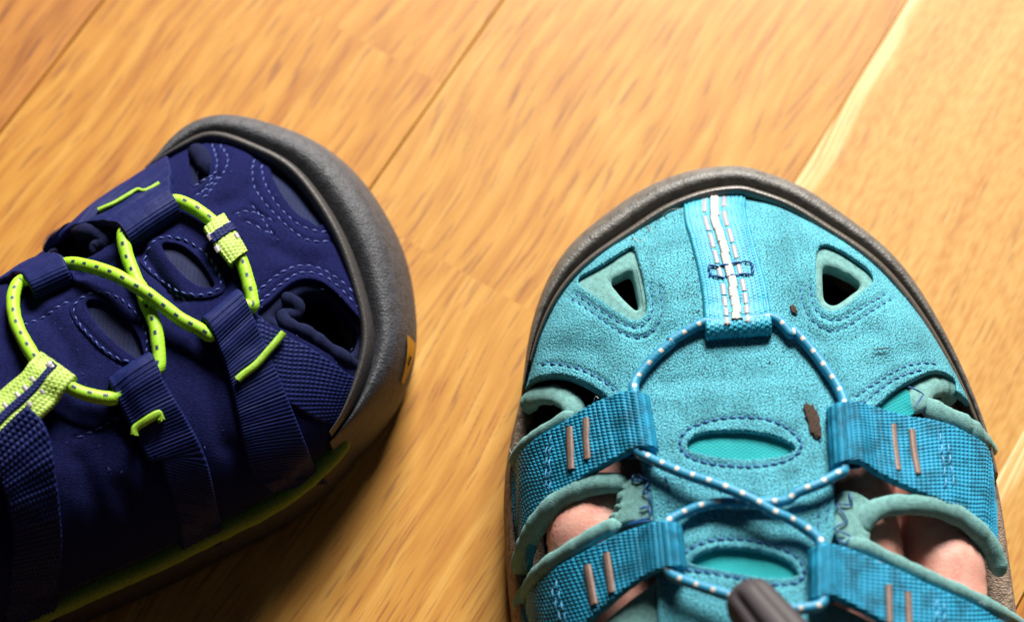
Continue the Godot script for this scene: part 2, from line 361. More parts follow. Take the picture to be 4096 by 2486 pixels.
	for st in straps:
		var offs := [6.2, 5.2, 3.6, 2.9, 2.6, 2.5, 2.5, 2.5, 2.5, 2.5, 2.5, 2.5]
		var w := ribbon(o, "woven_strap", s, st[0][0], st[0][1], offs, M.webbing, 0, 0.42, 1.2, 2.0, 0.0, 0.2)
		for b in st[1]:
			bar_tack(w, s, p2(b[0]), 1.55, 3.1, M.tack)
		for k in [2, 3]:
			stitches(w, "strap_stitching", s, p2(st[k][0]), 3.05, M.pale_thread, 2.3, 0.2, 0.85)
	# the striped loop that comes up from under the toe bead
	var la := [[37.49, -38.07, 35.55, -20.91, 36.35, -12.48, 37.16, -6.05, 37.71, -0.36, 37.87, 4.24, 37.76, 8.14, 37.77, 11.3], [51.57, -40.7, 48.65, -22.94, 49.05, -14.93, 49.78, -8.42, 50.58, -2.34, 50.94, 2.9, 50.95, 7.14, 50.79, 9.91]]
	var lo := [1.7, 2.0, 2.1, 2.1, 2.2, 2.5, 3.6, 5.0]
	var lp := ribbon(o, "striped_loop", s, la[0], la[1], lo, M.webbing_light, 2, 0.5, 1.1, 0.0, 1.6, 0.2)
	for k in 13:
		var f := 0.03 + 0.0735 * k
		patch(lp, "white_yarn", s, la, lo, f, f + 0.0745, 0.405 + 0.012 * sin(k * 2.1), 0.555 + 0.012 * sin(k * 2.1), 0.32, M.white_yarn, 2, 0.45, 1.6 if k == 12 else 0.0, 0.22)
	for k in 9:
		var f := 0.075 + 0.098 * k + (0.02 if k > 4 else 0.0)
		patch(lp, "reflective_dash", s, la, lo, f, f + 0.078, 0.275, 0.385, 0.42, M.reflective, 5, 0.0, 0.0, 0.12)
		patch(lp, "reflective_dash", s, la, lo, f - 0.012, f + 0.066, 0.59, 0.695, 0.42, M.reflective, 5, 0.0, 0.0, 0.12)
	for l in [p2([39.45, -5.21, 41.5, -4.96, 43.4, -5.3, 45.57, -6.06, 48.51, -5.92]), p2([39.82, -2.5, 42.01, -2.08, 44.15, -2.6, 46.28, -2.95, 48.27, -2.84]), p2([39.52, -5.21, 39.82, -2.41]), p2([48.33, -5.77, 48.19, -2.75])]:
		stitches(lp, "box_stitching", s, l, 2.75, M.blue_thread, 2.6, 0.3, 0.98)
	# one elastic cord laces through all five loops and ends in the cord lock
	tube(o, "elastic_cord", p3([41.12, 60.7, 68.42, 38.11, 59.54, 67.04, 33.03, 57.57, 64.77, 29.99, 56.01, 63.03, 28.79, 55.24, 61.5, 28.31, 54.74, 58.02, 28.3, 54.22, 54.06, 29.13, 53.95, 51.95, 31.81, 53.73, 50.3, 35.97, 54.16, 48.84, 40.28, 54.85, 48.48, 49.98, 56, 48.72, 53.08, 56.24, 46.98, 57.09, 56.15, 45.36, 61.3, 55.13, 42.86, 62.16, 54.7, 42.33, 62.12, 54.17, 39.79, 62.35, 53.19, 35.48, 62.75, 52.13, 31.1, 63.66, 50.84, 27.53, 62.94, 49.24, 23.81, 61.44, 48.31, 20.44, 59.63, 47.59, 17.12, 57.77, 47.01, 14.1, 55.37, 46.5, 10.95, 54.71, 46.86, 11.76, 52.81, 46.48, 9.14, 50.79, 46.45, 8.02, 48.69, 46.6, 8.4, 44.28, 46.73, 8.92, 39.67, 46.68, 9.37, 37.58, 46.49, 9.2, 33.91, 46.16, 11.12, 31.11, 46.03, 12.92, 31.22, 46, 13.15, 28.54, 45.98, 15.53, 26.26, 45.92, 18.02, 24.09, 46.25, 21.06, 23.59, 47.32, 23.39, 24, 48.29, 26.21, 24.39, 49.12, 30.04, 24.63, 49.96, 34.38, 23.94, 50.07, 36.7, 26.37, 51.22, 38.82, 32.15, 53.95, 42.48, 38.11, 56.32, 45.46, 43.82, 57.77, 48.5, 48.33, 58.07, 51.38, 50.92, 57.66, 52.38, 53.69, 57.3, 53.95, 56.13, 57.57, 56.04, 56.81, 58.16, 58.1, 56.39, 58.61, 60.88, 56.05, 59.08, 64.08, 56.32, 59.64, 67.72, 55.76, 60.05, 69.23, 53.54, 60.59, 70.01, 50.3, 61.12, 70.37, 47.51, 61.54, 70.47]), 1.02, M.cord_teal, 22, 0.2, 0.1, Color(0.02, 0.27, 0.46), Color(0.72, 0.62, 0.52), 3.4, 0.74, [1.7, 0.25], 0.0, 0.06)
	# rolled fleece lining along the openings
	tube(o, "padded_lining", p3([1.13, 14.1, 51.48, 1.83, 17.13, 50.11, 2.46, 23.07, 49.22, 3.42, 27.4, 47.69, 5.12, 31.59, 45.68, 7.15, 34.91, 44.05, 10.07, 38.07, 42.4, 13.3, 40.84, 41.53, 16.73, 43.13, 41.14, 20.13, 44.91, 41.58, 22.78, 45.61, 42.27]), 2.2, M.lining, 14, 0.4, 0.0, Color(), Color(), 0.0, 0.0, [], 3.0, 0.25, "", 0.75)
	tube(o, "padded_lining", p3([64.27, 51.32, 53.9, 65.7, 51.57, 51.24, 67.37, 51.46, 49.39, 70.2, 50.75, 47.98, 73.78, 49.42, 47.21, 77.41, 47.8, 46.72, 81.07, 45.89, 46.78, 85.07, 43.33, 47.41, 88.45, 41.37, 49.15, 90.98, 39.21, 50.97, 92.74, 37.46, 53.15, 93.84, 36.06, 55.56, 94.02, 35.51, 57.5]), 2.1, M.lining, 14, 0.4, 0.0, Color(), Color(), 0.0, 0.0, [], 2.0, 0.25, "", 0.75)
	tube(o, "padded_lining", p3([1.13, 11.75, 58.17, 2.41, 16.9, 56.35, 4.54, 28.42, 55.59, 7.2, 34.41, 54.64, 10.29, 38.96, 53.69, 13.35, 42.24, 52.65, 16.19, 44.6, 51.49, 18.38, 45.81, 50.69, 20.77, 46.87, 50.54]), 1.7, M.lining, 12, 0.4, 0.0, Color(), Color(), 0.0, 0.0, [], 2.0, 0.25, "", 0.75)
	tube(o, "padded_lining", p3([60.72, 54, 56.02, 62.85, 54.16, 56.29, 65.42, 54.11, 56.84, 68.01, 53.74, 57.96, 71.27, 53.07, 59.45, 75.72, 51.72, 61.2, 80.32, 49.68, 62.78, 86.47, 45.49, 64.15, 93.47, 37.82, 65.12, 104.89, 2.89, 58.4]), 1.45, M.lining, 12, 0.4, 0.0, Color(), Color(), 0.0, 0.0, [], 2.0, 0.25, "", 0.75)
	tube(o, "padded_lining", p3([0.15, 16.15, 28.77, 1.9, 24.86, 27.9, 4.56, 30.8, 27.49, 7.71, 34.91, 26.79, 10.06, 36.96, 25.95, 12.41, 38.34, 24.9]), 1.4, M.lining, 12, 0.4, 0.0, Color(), Color(), 0.0, 0.0, [], 2.0, 0.2, "", 0.75)
	tube(o, "padded_lining", p3([3.44, 21.55, 19.29, 3.71, 23.55, 17.67, 5.71, 27.86, 17.77, 8.88, 31.98, 19.11, 11.47, 34.97, 21.6, 12.6, 36.39, 24.21, 11.42, 35.44, 25.43, 9.07, 33.21, 25.64]), 2.2, M.lining, 14, 0.4, 0.0, Color(), Color(), 0.0, 0.0, [], 2.5, 0.3, "", 0.6)
	tube(o, "padded_lining", p3([78.66, 40.16, 25.82, 79.32, 38.92, 23.15, 81.37, 36.69, 20.1, 84.19, 33.78, 17.62, 87.04, 30.31, 16.64, 88.36, 28.58, 17.74, 89.02, 27.2, 19.55]), 2.7, M.lining, 16, 0.4, 0.0, Color(), Color(), 0.0, 0.0, [], 2.5, 0.4, "", 0.6)
	tube(o, "padded_lining", p3([80.1, 38.5, 22.44, 82.16, 38.28, 23.76, 84.53, 37.78, 25.13, 87.78, 35.76, 25.54, 90.91, 33.04, 26.15, 94.22, 28.29, 26.5, 101.78, 2.58, 20.49]), 2.2, M.lining, 14, 0.4, 0.0, Color(), Color(), 0.0, 0.0, [], 3.0, 0.4, "", 0.65)
	panel(o, "mesh_patch", s, curve2(p2([68.92, 27.5, 71.06, 25.15, 74.38, 22.57, 77.43, 20.66, 78.47, 21.55, 78.59, 24, 78.57, 26.45, 73.48, 28.17]), 0.6, true), [], -1.2, 0.8, 0.3, M.tongue_mesh)
	# gathered lining beside the tongue
	var gl := panel(o, "gathered_lining", s, curve2(p2([20.07, 43.74, 20.85, 43.31, 20.31, 42.69, 21.43, 41.9, 22.76, 40.94, 24.32, 40, 25.27, 41.24, 25.92, 44.74, 26.45, 48.66, 26.61, 50.59, 24.23, 50.75, 21.87, 50.51, 19.7, 50.97, 17.87, 50.38, 17.34, 49.56, 17.79, 48.82, 18.77, 48.71, 18.45, 48.17, 19.12, 47.53, 20.1, 47.43, 19.46, 46.64, 19.7, 45.96, 20.57, 45.83, 19.93, 45.04, 20.01, 44.33]), 0.35, true), [], -0.4, 1.7, 1.1, M.lining, 0.45)
	var gr := panel(o, "gathered_lining", s, curve2(p2([60.68, 47.54, 61.27, 45.81, 62.59, 44.89, 64.82, 45.14, 66.77, 46.23, 67.8, 47.38, 67.57, 49.34, 66.64, 50.01, 65.79, 49.47, 65.59, 50.45, 66.52, 51.35, 65.89, 52.11, 66.03, 53.06, 66.87, 53.72, 66.65, 54.93, 67.47, 55.82, 66, 57.09, 63.32, 57.24, 61.36, 56.85, 60, 54.53, 59.78, 53.11]), 0.35, true), [], -0.4, 1.7, 1.1, M.lining, 0.45)
	panel(o, "gathered_lining", s, curve2(p2([28.21, 62.03, 26.97, 64.62, 26.98, 67.99, 27.28, 72.48, 27.16, 76.88, 15.71, 74.88, 16.2, 69.7, 18.77, 67.37, 21.78, 65.23, 25, 63.23, 26.94, 61.89]), 0.6, true), [], -1.2, 1.4, 0.8, M.lining, 0.6)
	panel(o, "gathered_lining", s, curve2(p2([54.97, 67.68, 57.15, 67.2, 60.73, 68.49, 64.93, 70.59, 69.13, 73.28, 70.98, 77.6, 53.44, 78.15]), 0.6, true), [], -1.2, 1.4, 0.8, M.lining, 0.6)
	thread(gl, "zigzag_stitching", s, p2([23.16, 40.79, 22.79, 42.08, 24.85, 42.37, 24.14, 40.81, 25.93, 42.63, 24.67, 45.02, 25.86, 44.81, 26, 47.48, 24.04, 47.94, 25.88, 47.83, 26.14, 49.89, 21.82, 50.69, 26.55, 50.6]), 1.7, 0.22, M.blue_thread)
	thread(gr, "zigzag_stitching", s, p2([63.26, 45.8, 63.75, 48.45, 60.58, 48.36, 62.56, 51.89, 59.97, 53.18, 59.93, 53.7, 62.92, 54.96, 61.45, 56.67, 60.22, 55.54]), 1.7, 0.22, M.blue_thread)
	thread(o, "zigzag_stitching", s, p2([77.53, 21.46, 80.71, 22.52, 78.24, 26.1]), 2.6, 0.2, M.blue_thread)
	# lint and broken fibres that stick out along the edges
	var lint := Geo.new()
	for l in [p3([1.64, 24.67, 26.7, 0.56, 19.55, 24.98, -0.4, 17.71, 25.81, 0.01, 19.97, 27.43]), p3([0.15, 16.97, 33.06, -0.54, 15.97, 32.6, -0.82, 16.09, 33.07]), p3([15.95, 42.98, 24.31, 16.3, 44.59, 23.78, 16.78, 45.48, 24.52]), p3([25.45, 48.28, 30.57, 25.9, 49.41, 30.42, 26.01, 49.57, 31.15]), p3([68.52, 34.5, -12.05, 69.03, 34.92, -12.47, 69.04, 36.03, -11.62]), p3([28.19, 30.93, -18.77, 28.59, 34.77, -15.84, 28.96, 35.32, -15.29]), p3([31.34, 30.42, -21.14, 32.93, 32, -21.8, 34.87, 32.2, -22.01, 35.68, 32.25, -21.53]), p3([24.98, 32.45, -15.36, 26.39, 36.1, -12.85, 27.52, 35.82, -13.87]), p3([90.51, 36.17, 26.94, 92.01, 35.27, 26.91, 92.9, 34.47, 27.76]), p3([2.05, 17.15, 57.86, 1.59, 17.12, 56.89, 2.62, 20.73, 56.63]), p3([0.89, 12.03, 59.45, 0.41, 11.73, 59.14, 0.18, 11.73, 59.86]), p3([87.24, 46.61, 65.44, 88.09, 46.81, 65.27, 88.23, 46.96, 65.87])]:
		var c := curve3(l, 0.3)
		for i in c.size() - 1:
			stitch(lint, c[i], c[i + 1] + (c[i + 1] - c[i]) * 0.3, 0.055, Vector3.UP, 0.0)
	var lo_ := commit(o, "loose_lint", lint, M.lint)
	lo_.set_meta("kind", "stuff")
	# dirt caught along the bead, the striped loop and the seams
	var dirt := Geo.new()
	for e in [[[28.15, -17.99], 30, 3.0], [[31.3, -20.39], 30, 2.6], [[35.63, 0.97], 26, 2.0], [[36.69, -8.26], 12, 2.0], [[25.02, -15.66], 16, 2.0], [[71.17, -10.98], 14, 2.4], [[36.68, 6.21], 14, 1.6], [[26.11, 35.89], 10, 1.4], [[60.86, 31.94], 14, 4.0], [[54.15, 18.35], 16, 9.0], [[65.96, 7.76], 12, 8.0]]:
		for i in e[1]:
			var q: Vector2 = Vector2(e[0][0], e[0][1]) + Vector2(rng.randfn(), rng.randfn()) * e[2] * 0.6
			var b := Vector3(q.x, s.h(q.x, q.y) + 1.62, q.y)
			var d := Vector3(rng.randfn(), 0.1, rng.randfn()).normalized()
			stitch(dirt, b, b + d * rng.randf_range(0.15, 0.55), rng.randf_range(0.05, 0.15), Vector3.UP, 0.05)
	var di := commit(o, "dirt_specks", dirt, M.bark)
	di.set_meta("kind", "stuff")
	# cord lock
	var ax := p3([40.94, 61.98, 66.61, 48.82, 67.5, 79.54])
	var dir := (ax[1] - ax[0]).normalized()
	var sx := dir.cross(Vector3.UP).normalized()
	var sy := sx.cross(dir)
	var gk := Geo.new()
	var pts := PackedVector3Array()
	for i in 30:
		var f := i / 29.0
		var along := f * 24.0
		var r := 4.9 * sqrt(maxf(1.0 - pow(1.0 - minf(along / 4.6, 1.0), 2.2), 0.0)) + 0.7 * smoothstep(3.2, 14.0, along)
		for j in 48:
			var a := TAU * j / 48.0
			var flute := pow(0.5 + 0.5 * cos(a * 6.0), 6.0) * smoothstep(1.0, 4.0, along)
			pts.append(ax[0] + dir * along + (sx * cos(a) + sy * sin(a)) * (maxf(r, 0.02) * (1.0 - 0.17 * flute)))
	gk.sheet(pts, 30, 48, true)
	commit(o, "cord_lock", gk, M.plastic, "dark grey fluted plastic cord lock")


func bar_tack(parent: Node3D, s: Surf, line: PackedVector2Array, wide: float, off: float, m: Material) -> void:
	var a := []
	var b := []
	for i in line.size():
		var d := (line[mini(i + 1, line.size() - 1)] - line[maxi(i - 1, 0)]).normalized()
		var q := Vector2(-d.y, d.x) * wide * 0.5
		a.append_array([line[i].x + q.x, line[i].y + q.y])
		b.append_array([line[i].x - q.x, line[i].y - q.y])
	ribbon(parent, "bar_tack", s, a, b, [off, off], m, 3, 0.22, 0.8, 0.0, 0.0, 0.12, "", 0.3)


func navy_sandal() -> void:
	var s := navy
	var o := thing("navy_sandal", "small navy blue sport sandal with lime green elastic laces", "sandal", Vector3(-75, 0, 20))
	var big := p2([-51.3, 3.26, -49.09, 0.4, -46.63, -2.9, -44.12, -5.29, -41.53, -6.31, -38.87, -5.87, -36.17, -4.07, -33.46, -1.52, -31.08, 0.64, -29.5, 2.65, -29.32, 5.26, -31.19, 9.41, -36.3, 9.41, -40.72, 7.94, -45.71, 5.99, -48.87, 5.01])
	var far_a := p2([-68.57, -35.84, -67.98, -37.83, -66.11, -37.04, -64.55, -34.97, -63.7, -31.72, -64.03, -28.99, -65.26, -27.46, -66.38, -27.47, -67.4, -30.24])
	var far_b := p2([-97.25, -13.77, -100.86, -28.01, -91.24, -18.12, -86.38, -17.05, -83.14, -15.1, -81.39, -12.72, -83.2, -11.48, -85.2, -9.57, -89.05, -8.64, -93.25, -9.24, -96.06, -10.92])
	var oval_a := p2([-70.92, -10.82, -69.12, -11.19, -66.89, -10.44, -64.6, -8.59, -62.54, -6.16, -61.05, -3.75, -60.35, -2.09, -61.44, -1.7, -63.58, -2.17, -65.82, -3.75, -68.14, -6.16, -69.95, -8.53])
	var oval_b := p2([-84.8, 3.22, -83.65, 2.66, -81.45, 3.24, -78.62, 5.06, -76.02, 7.7, -74.23, 10.58, -73.19, 13.44, -73.21, 14.73, -74.74, 14.38, -77.48, 12.47, -80.29, 9.92, -82.64, 7.26, -84.21, 4.96])
	var rows := [
		p2([-68.56, -52.8, -63.54, -38.4, -62.41, -34.93, -62.21, -31.73, -63.48, -27.86, -64.84, -24.84]), p2([-62.68, -40.39, -61.02, -37.54, -60.03, -35.03, -60.16, -32.2, -61.38, -29.06, -62.75, -26.01, -64.15, -23.39]),
		p2([-54.68, -36.31, -54.85, -33.31, -54.64, -30.51, -54.14, -27.9, -52.86, -25.51, -51.05, -22.91, -49.02, -20.79, -46.72, -18.42, -44.74, -16.74, -42.55, -15.71, -39.92, -15.98, -36.36, -18.02]),
		p2([-53.16, -37.02, -52.96, -32.94, -52.1, -29.45, -50.76, -26.28, -49.25, -24, -47.19, -21.54, -44.92, -19.55, -42.73, -18.71, -40.08, -18.68, -36.83, -20.67]),
		p2([-52.3, -0.85, -49.84, -3.98, -47.36, -6.73, -44.82, -8.79, -42.23, -9.86, -39.56, -9.44, -36.87, -8.25, -34.19, -6.62, -32.03, -4.39, -30.45, -2.29]),
		p2([-51.4, 1.17, -49.19, -1.58, -46.72, -4.61, -44.21, -7.12, -41.61, -8.13, -38.95, -7.79, -36.26, -6.3, -33.82, -4.1, -31.68, -2.22, -30.11, -0.16]),
		p2([-57.55, -19.58, -56.28, -20.59, -54.15, -21.03, -51.67, -20.33, -49.44, -19.13]), p2([-55.29, -18.27, -53.37, -17.66, -51.42, -16.57, -49.49, -15.85]), p2([-54.28, -22.77, -52.5, -20.55, -50.69, -17.71, -49.21, -15.55]), p2([-66.58, -26.71, -64.3, -28.99, -62.51, -30.56]), p2([-66.02, -24.09, -63.28, -27.11, -61.36, -30.21]),
		p2([-87.67, 2.85, -85.97, 1.28, -83.39, 0.2, -80.64, 0.72, -77.79, 2.58, -75.19, 4.97]), p2([-87.78, 4.14, -86.68, 6.68, -84.6, 8.82, -82.25, 11.46, -80, 13.44, -77.5, 15.65, -75.6, 16.98]),
		p2([-74.09, -7.99, -72.36, -5.41, -70.25, -2.61, -67.68, -0.24, -65.18, 1.45]), p2([-69.23, -12.36, -66.74, -11.77, -63.93, -10.27]),
		p2([-97.83, 7.71, -95.29, 6.51, -92.8, 4.97, -90.35, 3.09, -88.57, 2.17]), p2([-84.93, 31.64, -82, 30.12, -79.55, 28.64, -76.61, 26.59]),
	]
	for l in rows:
		s.press(curve2(l, 0.4), 0.5, 0.5)
	for l in [p2([-60.47, -22.14, -56.6, -24.64, -54.68, -27.82]), p2([-48.76, -12.6, -44.92, -10.61, -40.69, -10.87]), p2([-95.65, 4.17, -91.61, 7.9, -88.46, 12.2, -85.89, 17.42]), p2([-88.84, 25.18, -85.13, 27.7, -81.58, 28.26]), p2([-76.77, 23.13, -74.04, 28.2, -72.72, 31.87]), p2([-62.11, 11.01, -60.31, 16.45, -59.09, 22.99, -57.55, 30.24]), p2([-83.81, 36.16, -81.48, 42.98, -80.94, 49.09]), p2([-76.51, 40.15, -74.5, 45.21, -74.14, 48.55]), p2([-55.18, 30.67, -54.73, 35.98, -55.91, 39.46])]:
		s.press(curve2(l, 0.5), 2.0, 0.8)
	s.press(curve2(p2([-67.83, 1.29, -73.96, -7.99, -76.35, -10.01, -80.46, -7.48, -87.34, -4.88]), 0.4), 1.6, 1.6)
	var outline := s.rim(126.0, 126.0, 0.3)
	var inset := p2([-54.25, -49.32, -51.46, -35.91, -50.7, -31.9, -49.04, -28.27, -47.2, -25.28, -44.86, -22.54, -42.64, -21.35, -40.22, -20.91, -39.11, -30.61, -38.41, -32.64, -40.22, -33.66, -44.02, -41.09, -47.76, -44.8, -51.49, -47.56])
	var suede := panel(o, "suede_upper", s, curve2(outline, 0.5, true), [curve2(big, 0.4, true), curve2(far_a, 0.4, true), curve2(far_b, 0.4, true), curve2(oval_a, 0.4, true), curve2(oval_b, 0.4, true), curve2(inset, 0.5, true)], 0.0, 1.4, 0.5, M.n_suede, 0.5, 2.0)
	for l in rows:
		stitches(suede, "seam_stitching", s, l, 1.42, M.n_thread, 1.9, 0.24, 0.7)
	for e in [[oval_a, p2([-75.55, -7.67, -74.07, -11.83, -70.99, -13.69, -66.29, -12.8, -62.31, -10.05, -59.36, -6.1, -57.75, -1.85, -59.45, 0.45, -63.08, 1.32, -66.84, 0.33, -70.78, -2.6, -73.95, -5.07])], [oval_b, p2([-88.4, 3.48, -86.56, 0.93, -83.45, -0.28, -79.87, 0.41, -76.17, 2.86, -73.22, 6.7, -71.59, 11.04, -71.57, 15.35, -73.54, 16.87, -77.2, 16.21, -81.01, 13.77, -84.45, 10.33, -87.18, 6.99])]]:
		var ov := panel(o, "slot_surround", s, curve2(e[1], 0.45, true), [curve2(grown(e[0], 1.04), 0.4, true)], 1.2, 0.9, 0.5, M.n_suede, 0.5, 0.4)
		stitches(ov, "seam_stitching", s, grown(e[1], 0.9), 2.1, M.n_thread, 1.8, 0.24, 0.7, true)
	panel(o, "toe_inset", s, curve2(grown(inset, 1.12), 0.6, true), [], -0.5, 1.0, 0.3, M.n_leather, 0.5)
	for q in [oval_a, oval_b]:
		panel(o, "mesh_window", s, curve2(grown(q, 1.15), 0.6, true), [], -0.1, 0.6, 0.3, M.n_leather, 0.5)
	for q in [big, far_a, far_b]:
		var lip := grown(q, 0.72)
		panel(o, "padded_lining", s, curve2(grown(q, 1.12), 0.5, true), [curve2(lip, 0.5, true)], -2.2, 1.8, 1.5, M.n_lining, 0.5, 4.0)
	tube(o, "padded_lining", p3([-47.37, 32.67, -2.59, -45.68, 32.68, -1.4, -44.1, 31.64, -0.35, -44.59, 31.49, 1.36, -46.61, 32.86, 2.2, -45.38, 33.48, 4.5, -41.69, 31.8, 5.59, -37.72, 29.4, 7.87, -33.82, 26.05, 9.52, -30.37, 19.4, 9.98]), 1.6, M.n_lining, 12, 0.4, 0.0, Color(), Color(), 0.0, 0.0, [], 2.0, 0.4)
	tube(o, "padded_lining", p3([-102.71, 2.86, -24.85, -100.12, 2.56, -28.85, -89.85, 29.99, -17.74, -85.87, 32.92, -15.98, -83.56, 34.18, -13.61, -85.53, 33.53, -12.69, -86.13, 34.1, -10.95]), 1.7, M.n_lining, 12, 0.4, 0.0, Color(), Color(), 0.0, 0.0, [], 2.0, 0.4)
	tube(o, "padded_lining", p3([-68.7, 25.57, -37.36, -67.85, 25.88, -38.16, -66.5, 27.01, -36.97, -64.99, 28.63, -33.98, -64.28, 29.65, -30.99]), 2.0, M.n_lining, 12, 0.4, 0.0, Color(), Color(), 0.0, 0.0, [], 2.0, 0.3)
	# rubber
	sweep(o, "toe_guard", s, 24.0, 31.0, [-1.0, 0.9, 0.9, 1.1, 3.4, 1.2, 6.6, 1.08, 9.0, 0.74, 10.0, 0.46, 9.4, 0.2, 8.0, 0.02, 3.0, 0.02, -0.5, 0.3], [0.3, 0.7, 0.98, 1.14, 1.24, 1.29, 1.28, 1.21, 1.08, 0.89, 0.64, 0.36, 0.12], M.n_rubber)
	sweep(o, "toe_bead", s, 22.0, 30.0, [-2.3, 0.95, -2.7, 1.14, -2.2, 1.3, -0.9, 1.36, 0.3, 1.28, 1.0, 1.12, 0.7, 0.98, -0.6, 0.92], [0.4, 0.9, 1.0, 1.0, 1.0, 1.0, 1.0, 0.95, 0.85, 0.6, 0.2], M.n_bead)
	sweep(o, "outsole", s, 126.0, 126.0, [-6.0, 0.96, -0.3, 0.94, 0.3, 0.7, 1.0, 0.5, 2.0, 0.3, 1.6, 0.03, -6.0, 0.03], [1.0, 1.0, 1.0, 1.0, 1.0, 1.0, 1.0, 1.0, 1.0], M.n_bead)
	var stripe := s.rim(1.0, 126.0, 0.0)
	var path := PackedVector3Array()
	for q in even2(stripe, 4.0):
		if s.local(q).x > 25.0 and s.local(q).y > 0.0:
			path.append(Vector3(q.x + s.lat.x * 0.4, 14.6, q.y + s.lat.y * 0.4))
	tube(o, "foam_stripe", path, 2.3, M.lime_foam, 14, 0.6, 0.0, Color(), Color(), 0.0, 0.0, [], 1.0, 0.15, "lime green foam stripe along the sole")
	var bed := PackedVector3Array()
	for q in even2(s.rim(126.0, 126.0, 0.0), 3.0):
		bed.append(Vector3(q.x, 9.0, q.y))
	var gb := Geo.new()
	gb.cap(bed, Vector3.UP)
	commit(o, "insole", gb, M.dark)
	# webbing loops and the straps they belong to
	var l1 := [[-68.39, -20.53, -70.25, -23.51, -71.13, -28.25, -72.2, -33.58, -77.83, -48.49, -79.61, -48.15, -82.51, -46.18, -85.37, -43.89], [-77.99, -11.56, -80.05, -14.69, -83.19, -16.74, -86.3, -17.77, -89.48, -18.39, -92.88, -18.88, -95.72, -16.91, -96.58, -12.52]]
	var w1 := ribbon(o, "webbing_loop", s, l1[0], l1[1], [6.4, 5.6, 3.8, 2.8, 2.4, 2.2, 2.0, 1.5], M.n_web, 1, 0.34, 1.2, 2.5, 0.0, 0.2)
	bar_tack(w1, s, p2([-85.57, -20.76, -82.52, -22.05, -79.66, -24.17, -77.85, -25.53, -76.04, -25.04, -73.31, -26.95]), 1.35, 3.75, M.lime)
	var l2 := [[-89.16, -4.44, -90.69, -7.7, -93.75, -9.87, -97.02, -10.75, -100.4, -11.11, -103.34, -9.86], [-96.45, -0.23, -98.71, -3.58, -101.44, -5.54, -103.58, -5.43, -106.65, -4.95, -108.59, -2.34]]
	ribbon(o, "webbing_loop", s, l2[0], l2[1], [6.4, 5.7, 4.4, 3.0, 2.4, 2.0], M.n_web, 1, 0.34, 1.2, 2.5, 0.0, 0.2)
	var l3 := [[-60.89, 6.88, -59.58, 9.52, -58.01, 12.77, -56.59, 16.47, -55.46, 20.34, -54.64, 24.1, -53.88, 27.69, -53.2, 31.08, -51.68, 34.61, -49.18, 35.69], [-54.51, -0.27, -53.07, 2.14, -51.61, 5.23, -49.62, 9.57, -47.42, 14.24, -45.29, 18.9, -43.27, 23.47, -41.42, 27.42, -39.95, 29.79, -38.16, 30.61]]
	var w3 := ribbon(o, "webbing_loop", s, l3[0], l3[1], [6.4, 5.7, 4.4, 3.0, 2.6, 2.4, 2.2, 2.0, 1.8, 1.6], M.n_web, 1, 0.34, 1.2, 2.5, 0.0, 0.2)
	var l3b := [[-53.68, 5.47, -51.15, 3.99, -48.2, 6.23, -44.51, 7.94, -40.6, 9.18, -36.19, 11.14, -32.88, 12.36, -29.83, 11.7], [-54.07, 15.11, -51.42, 18.53, -48.34, 19.4, -45.28, 20.93, -42.25, 22.06, -39.25, 22.72, -36.8, 22.72, -34.49, 21.72]]
	var w3b := ribbon(o, "webbing_strap", s, l3b[0], l3b[1], [1.6, 2.4, 2.2, 2.0, 1.8, 1.5, 1.2], M.n_web, 0, 0.35, 1.2, 0.0, 0.0, 0.2)
	bar_tack(w3b, s, p2([-54.3, 18.53, -53.18, 17.34, -50.93, 15.18, -48.71, 12.15, -46.99, 9.67, -45.76, 7.78]), 1.6, 3.9, M.lime)
	var l4 := [[-78.49, 21.17, -77.47, 23.29, -76.21, 25.87, -74.35, 29.09, -72.55, 32.18, -70.83, 35.13, -69.33, 33.83, -67.95, 37.58, -66.77, 41.22, -66.5, 44.64, -67.17, 46.91], [-71.28, 15.32, -69.51, 17.03, -68.08, 20.22, -65.66, 23.99, -63.32, 27.58, -61.32, 31.01, -59.93, 34.54, -59.2, 37.99, -58.79, 40.75, -58.96, 42.47, -59.37, 44.15]]
	var w4 := ribbon(o, "webbing_loop", s, l4[0], l4[1], [6.4, 5.7, 4.4, 3.0, 2.6, 2.4, 2.2, 2.0], M.n_web, 1, 0.34, 1.2, 2.5, 0.0, 0.2)
	bar_tack(w4, s, p2([-73.36, 31.05, -73.26, 29.66, -71.53, 28.5, -68.67, 26.86, -68.4, 27.97]), 1.7, 4.6, M.lime)
	var an := [[-101.39, 38.26, -99.35, 40.14, -97.86, 41.51, -96.87, 43.6, -96.18, 45.64, -95.8, 48.32, -95.52, 50.89, -96.33, 53.88, -97.33, 56.9, -98.61, 59.66, -101.06, 62.76, -102.85, 66.43], [-92.64, 28.27, -90.25, 30.29, -88.62, 33.05, -87.63, 37.01, -87.24, 40.83, -86.97, 44.25, -86.97, 47.72, -87.27, 50.97, -88.42, 54.01, -90.21, 56.56, -91.56, 59.46, -92.92, 62.7]]
	ribbon(o, "ankle_strap", s, an[0], an[1], [9.0, 8.0, 7.0, 6.0, 5.0, 4.0, 3.0, 2.4, 2.0], M.n_web, 4, 0.5, 1.4, 0.0, 0.0, 0.22)
	# lime lace: one elastic cord through the four loops, with a woven bead and a woven pull tab
	var lime := Color(0.36, 0.70, 0.03)
	M.cord_lime = mat(Color(1, 1, 1), 0.5)
	M.cord_lime.vertex_color_use_as_albedo = true
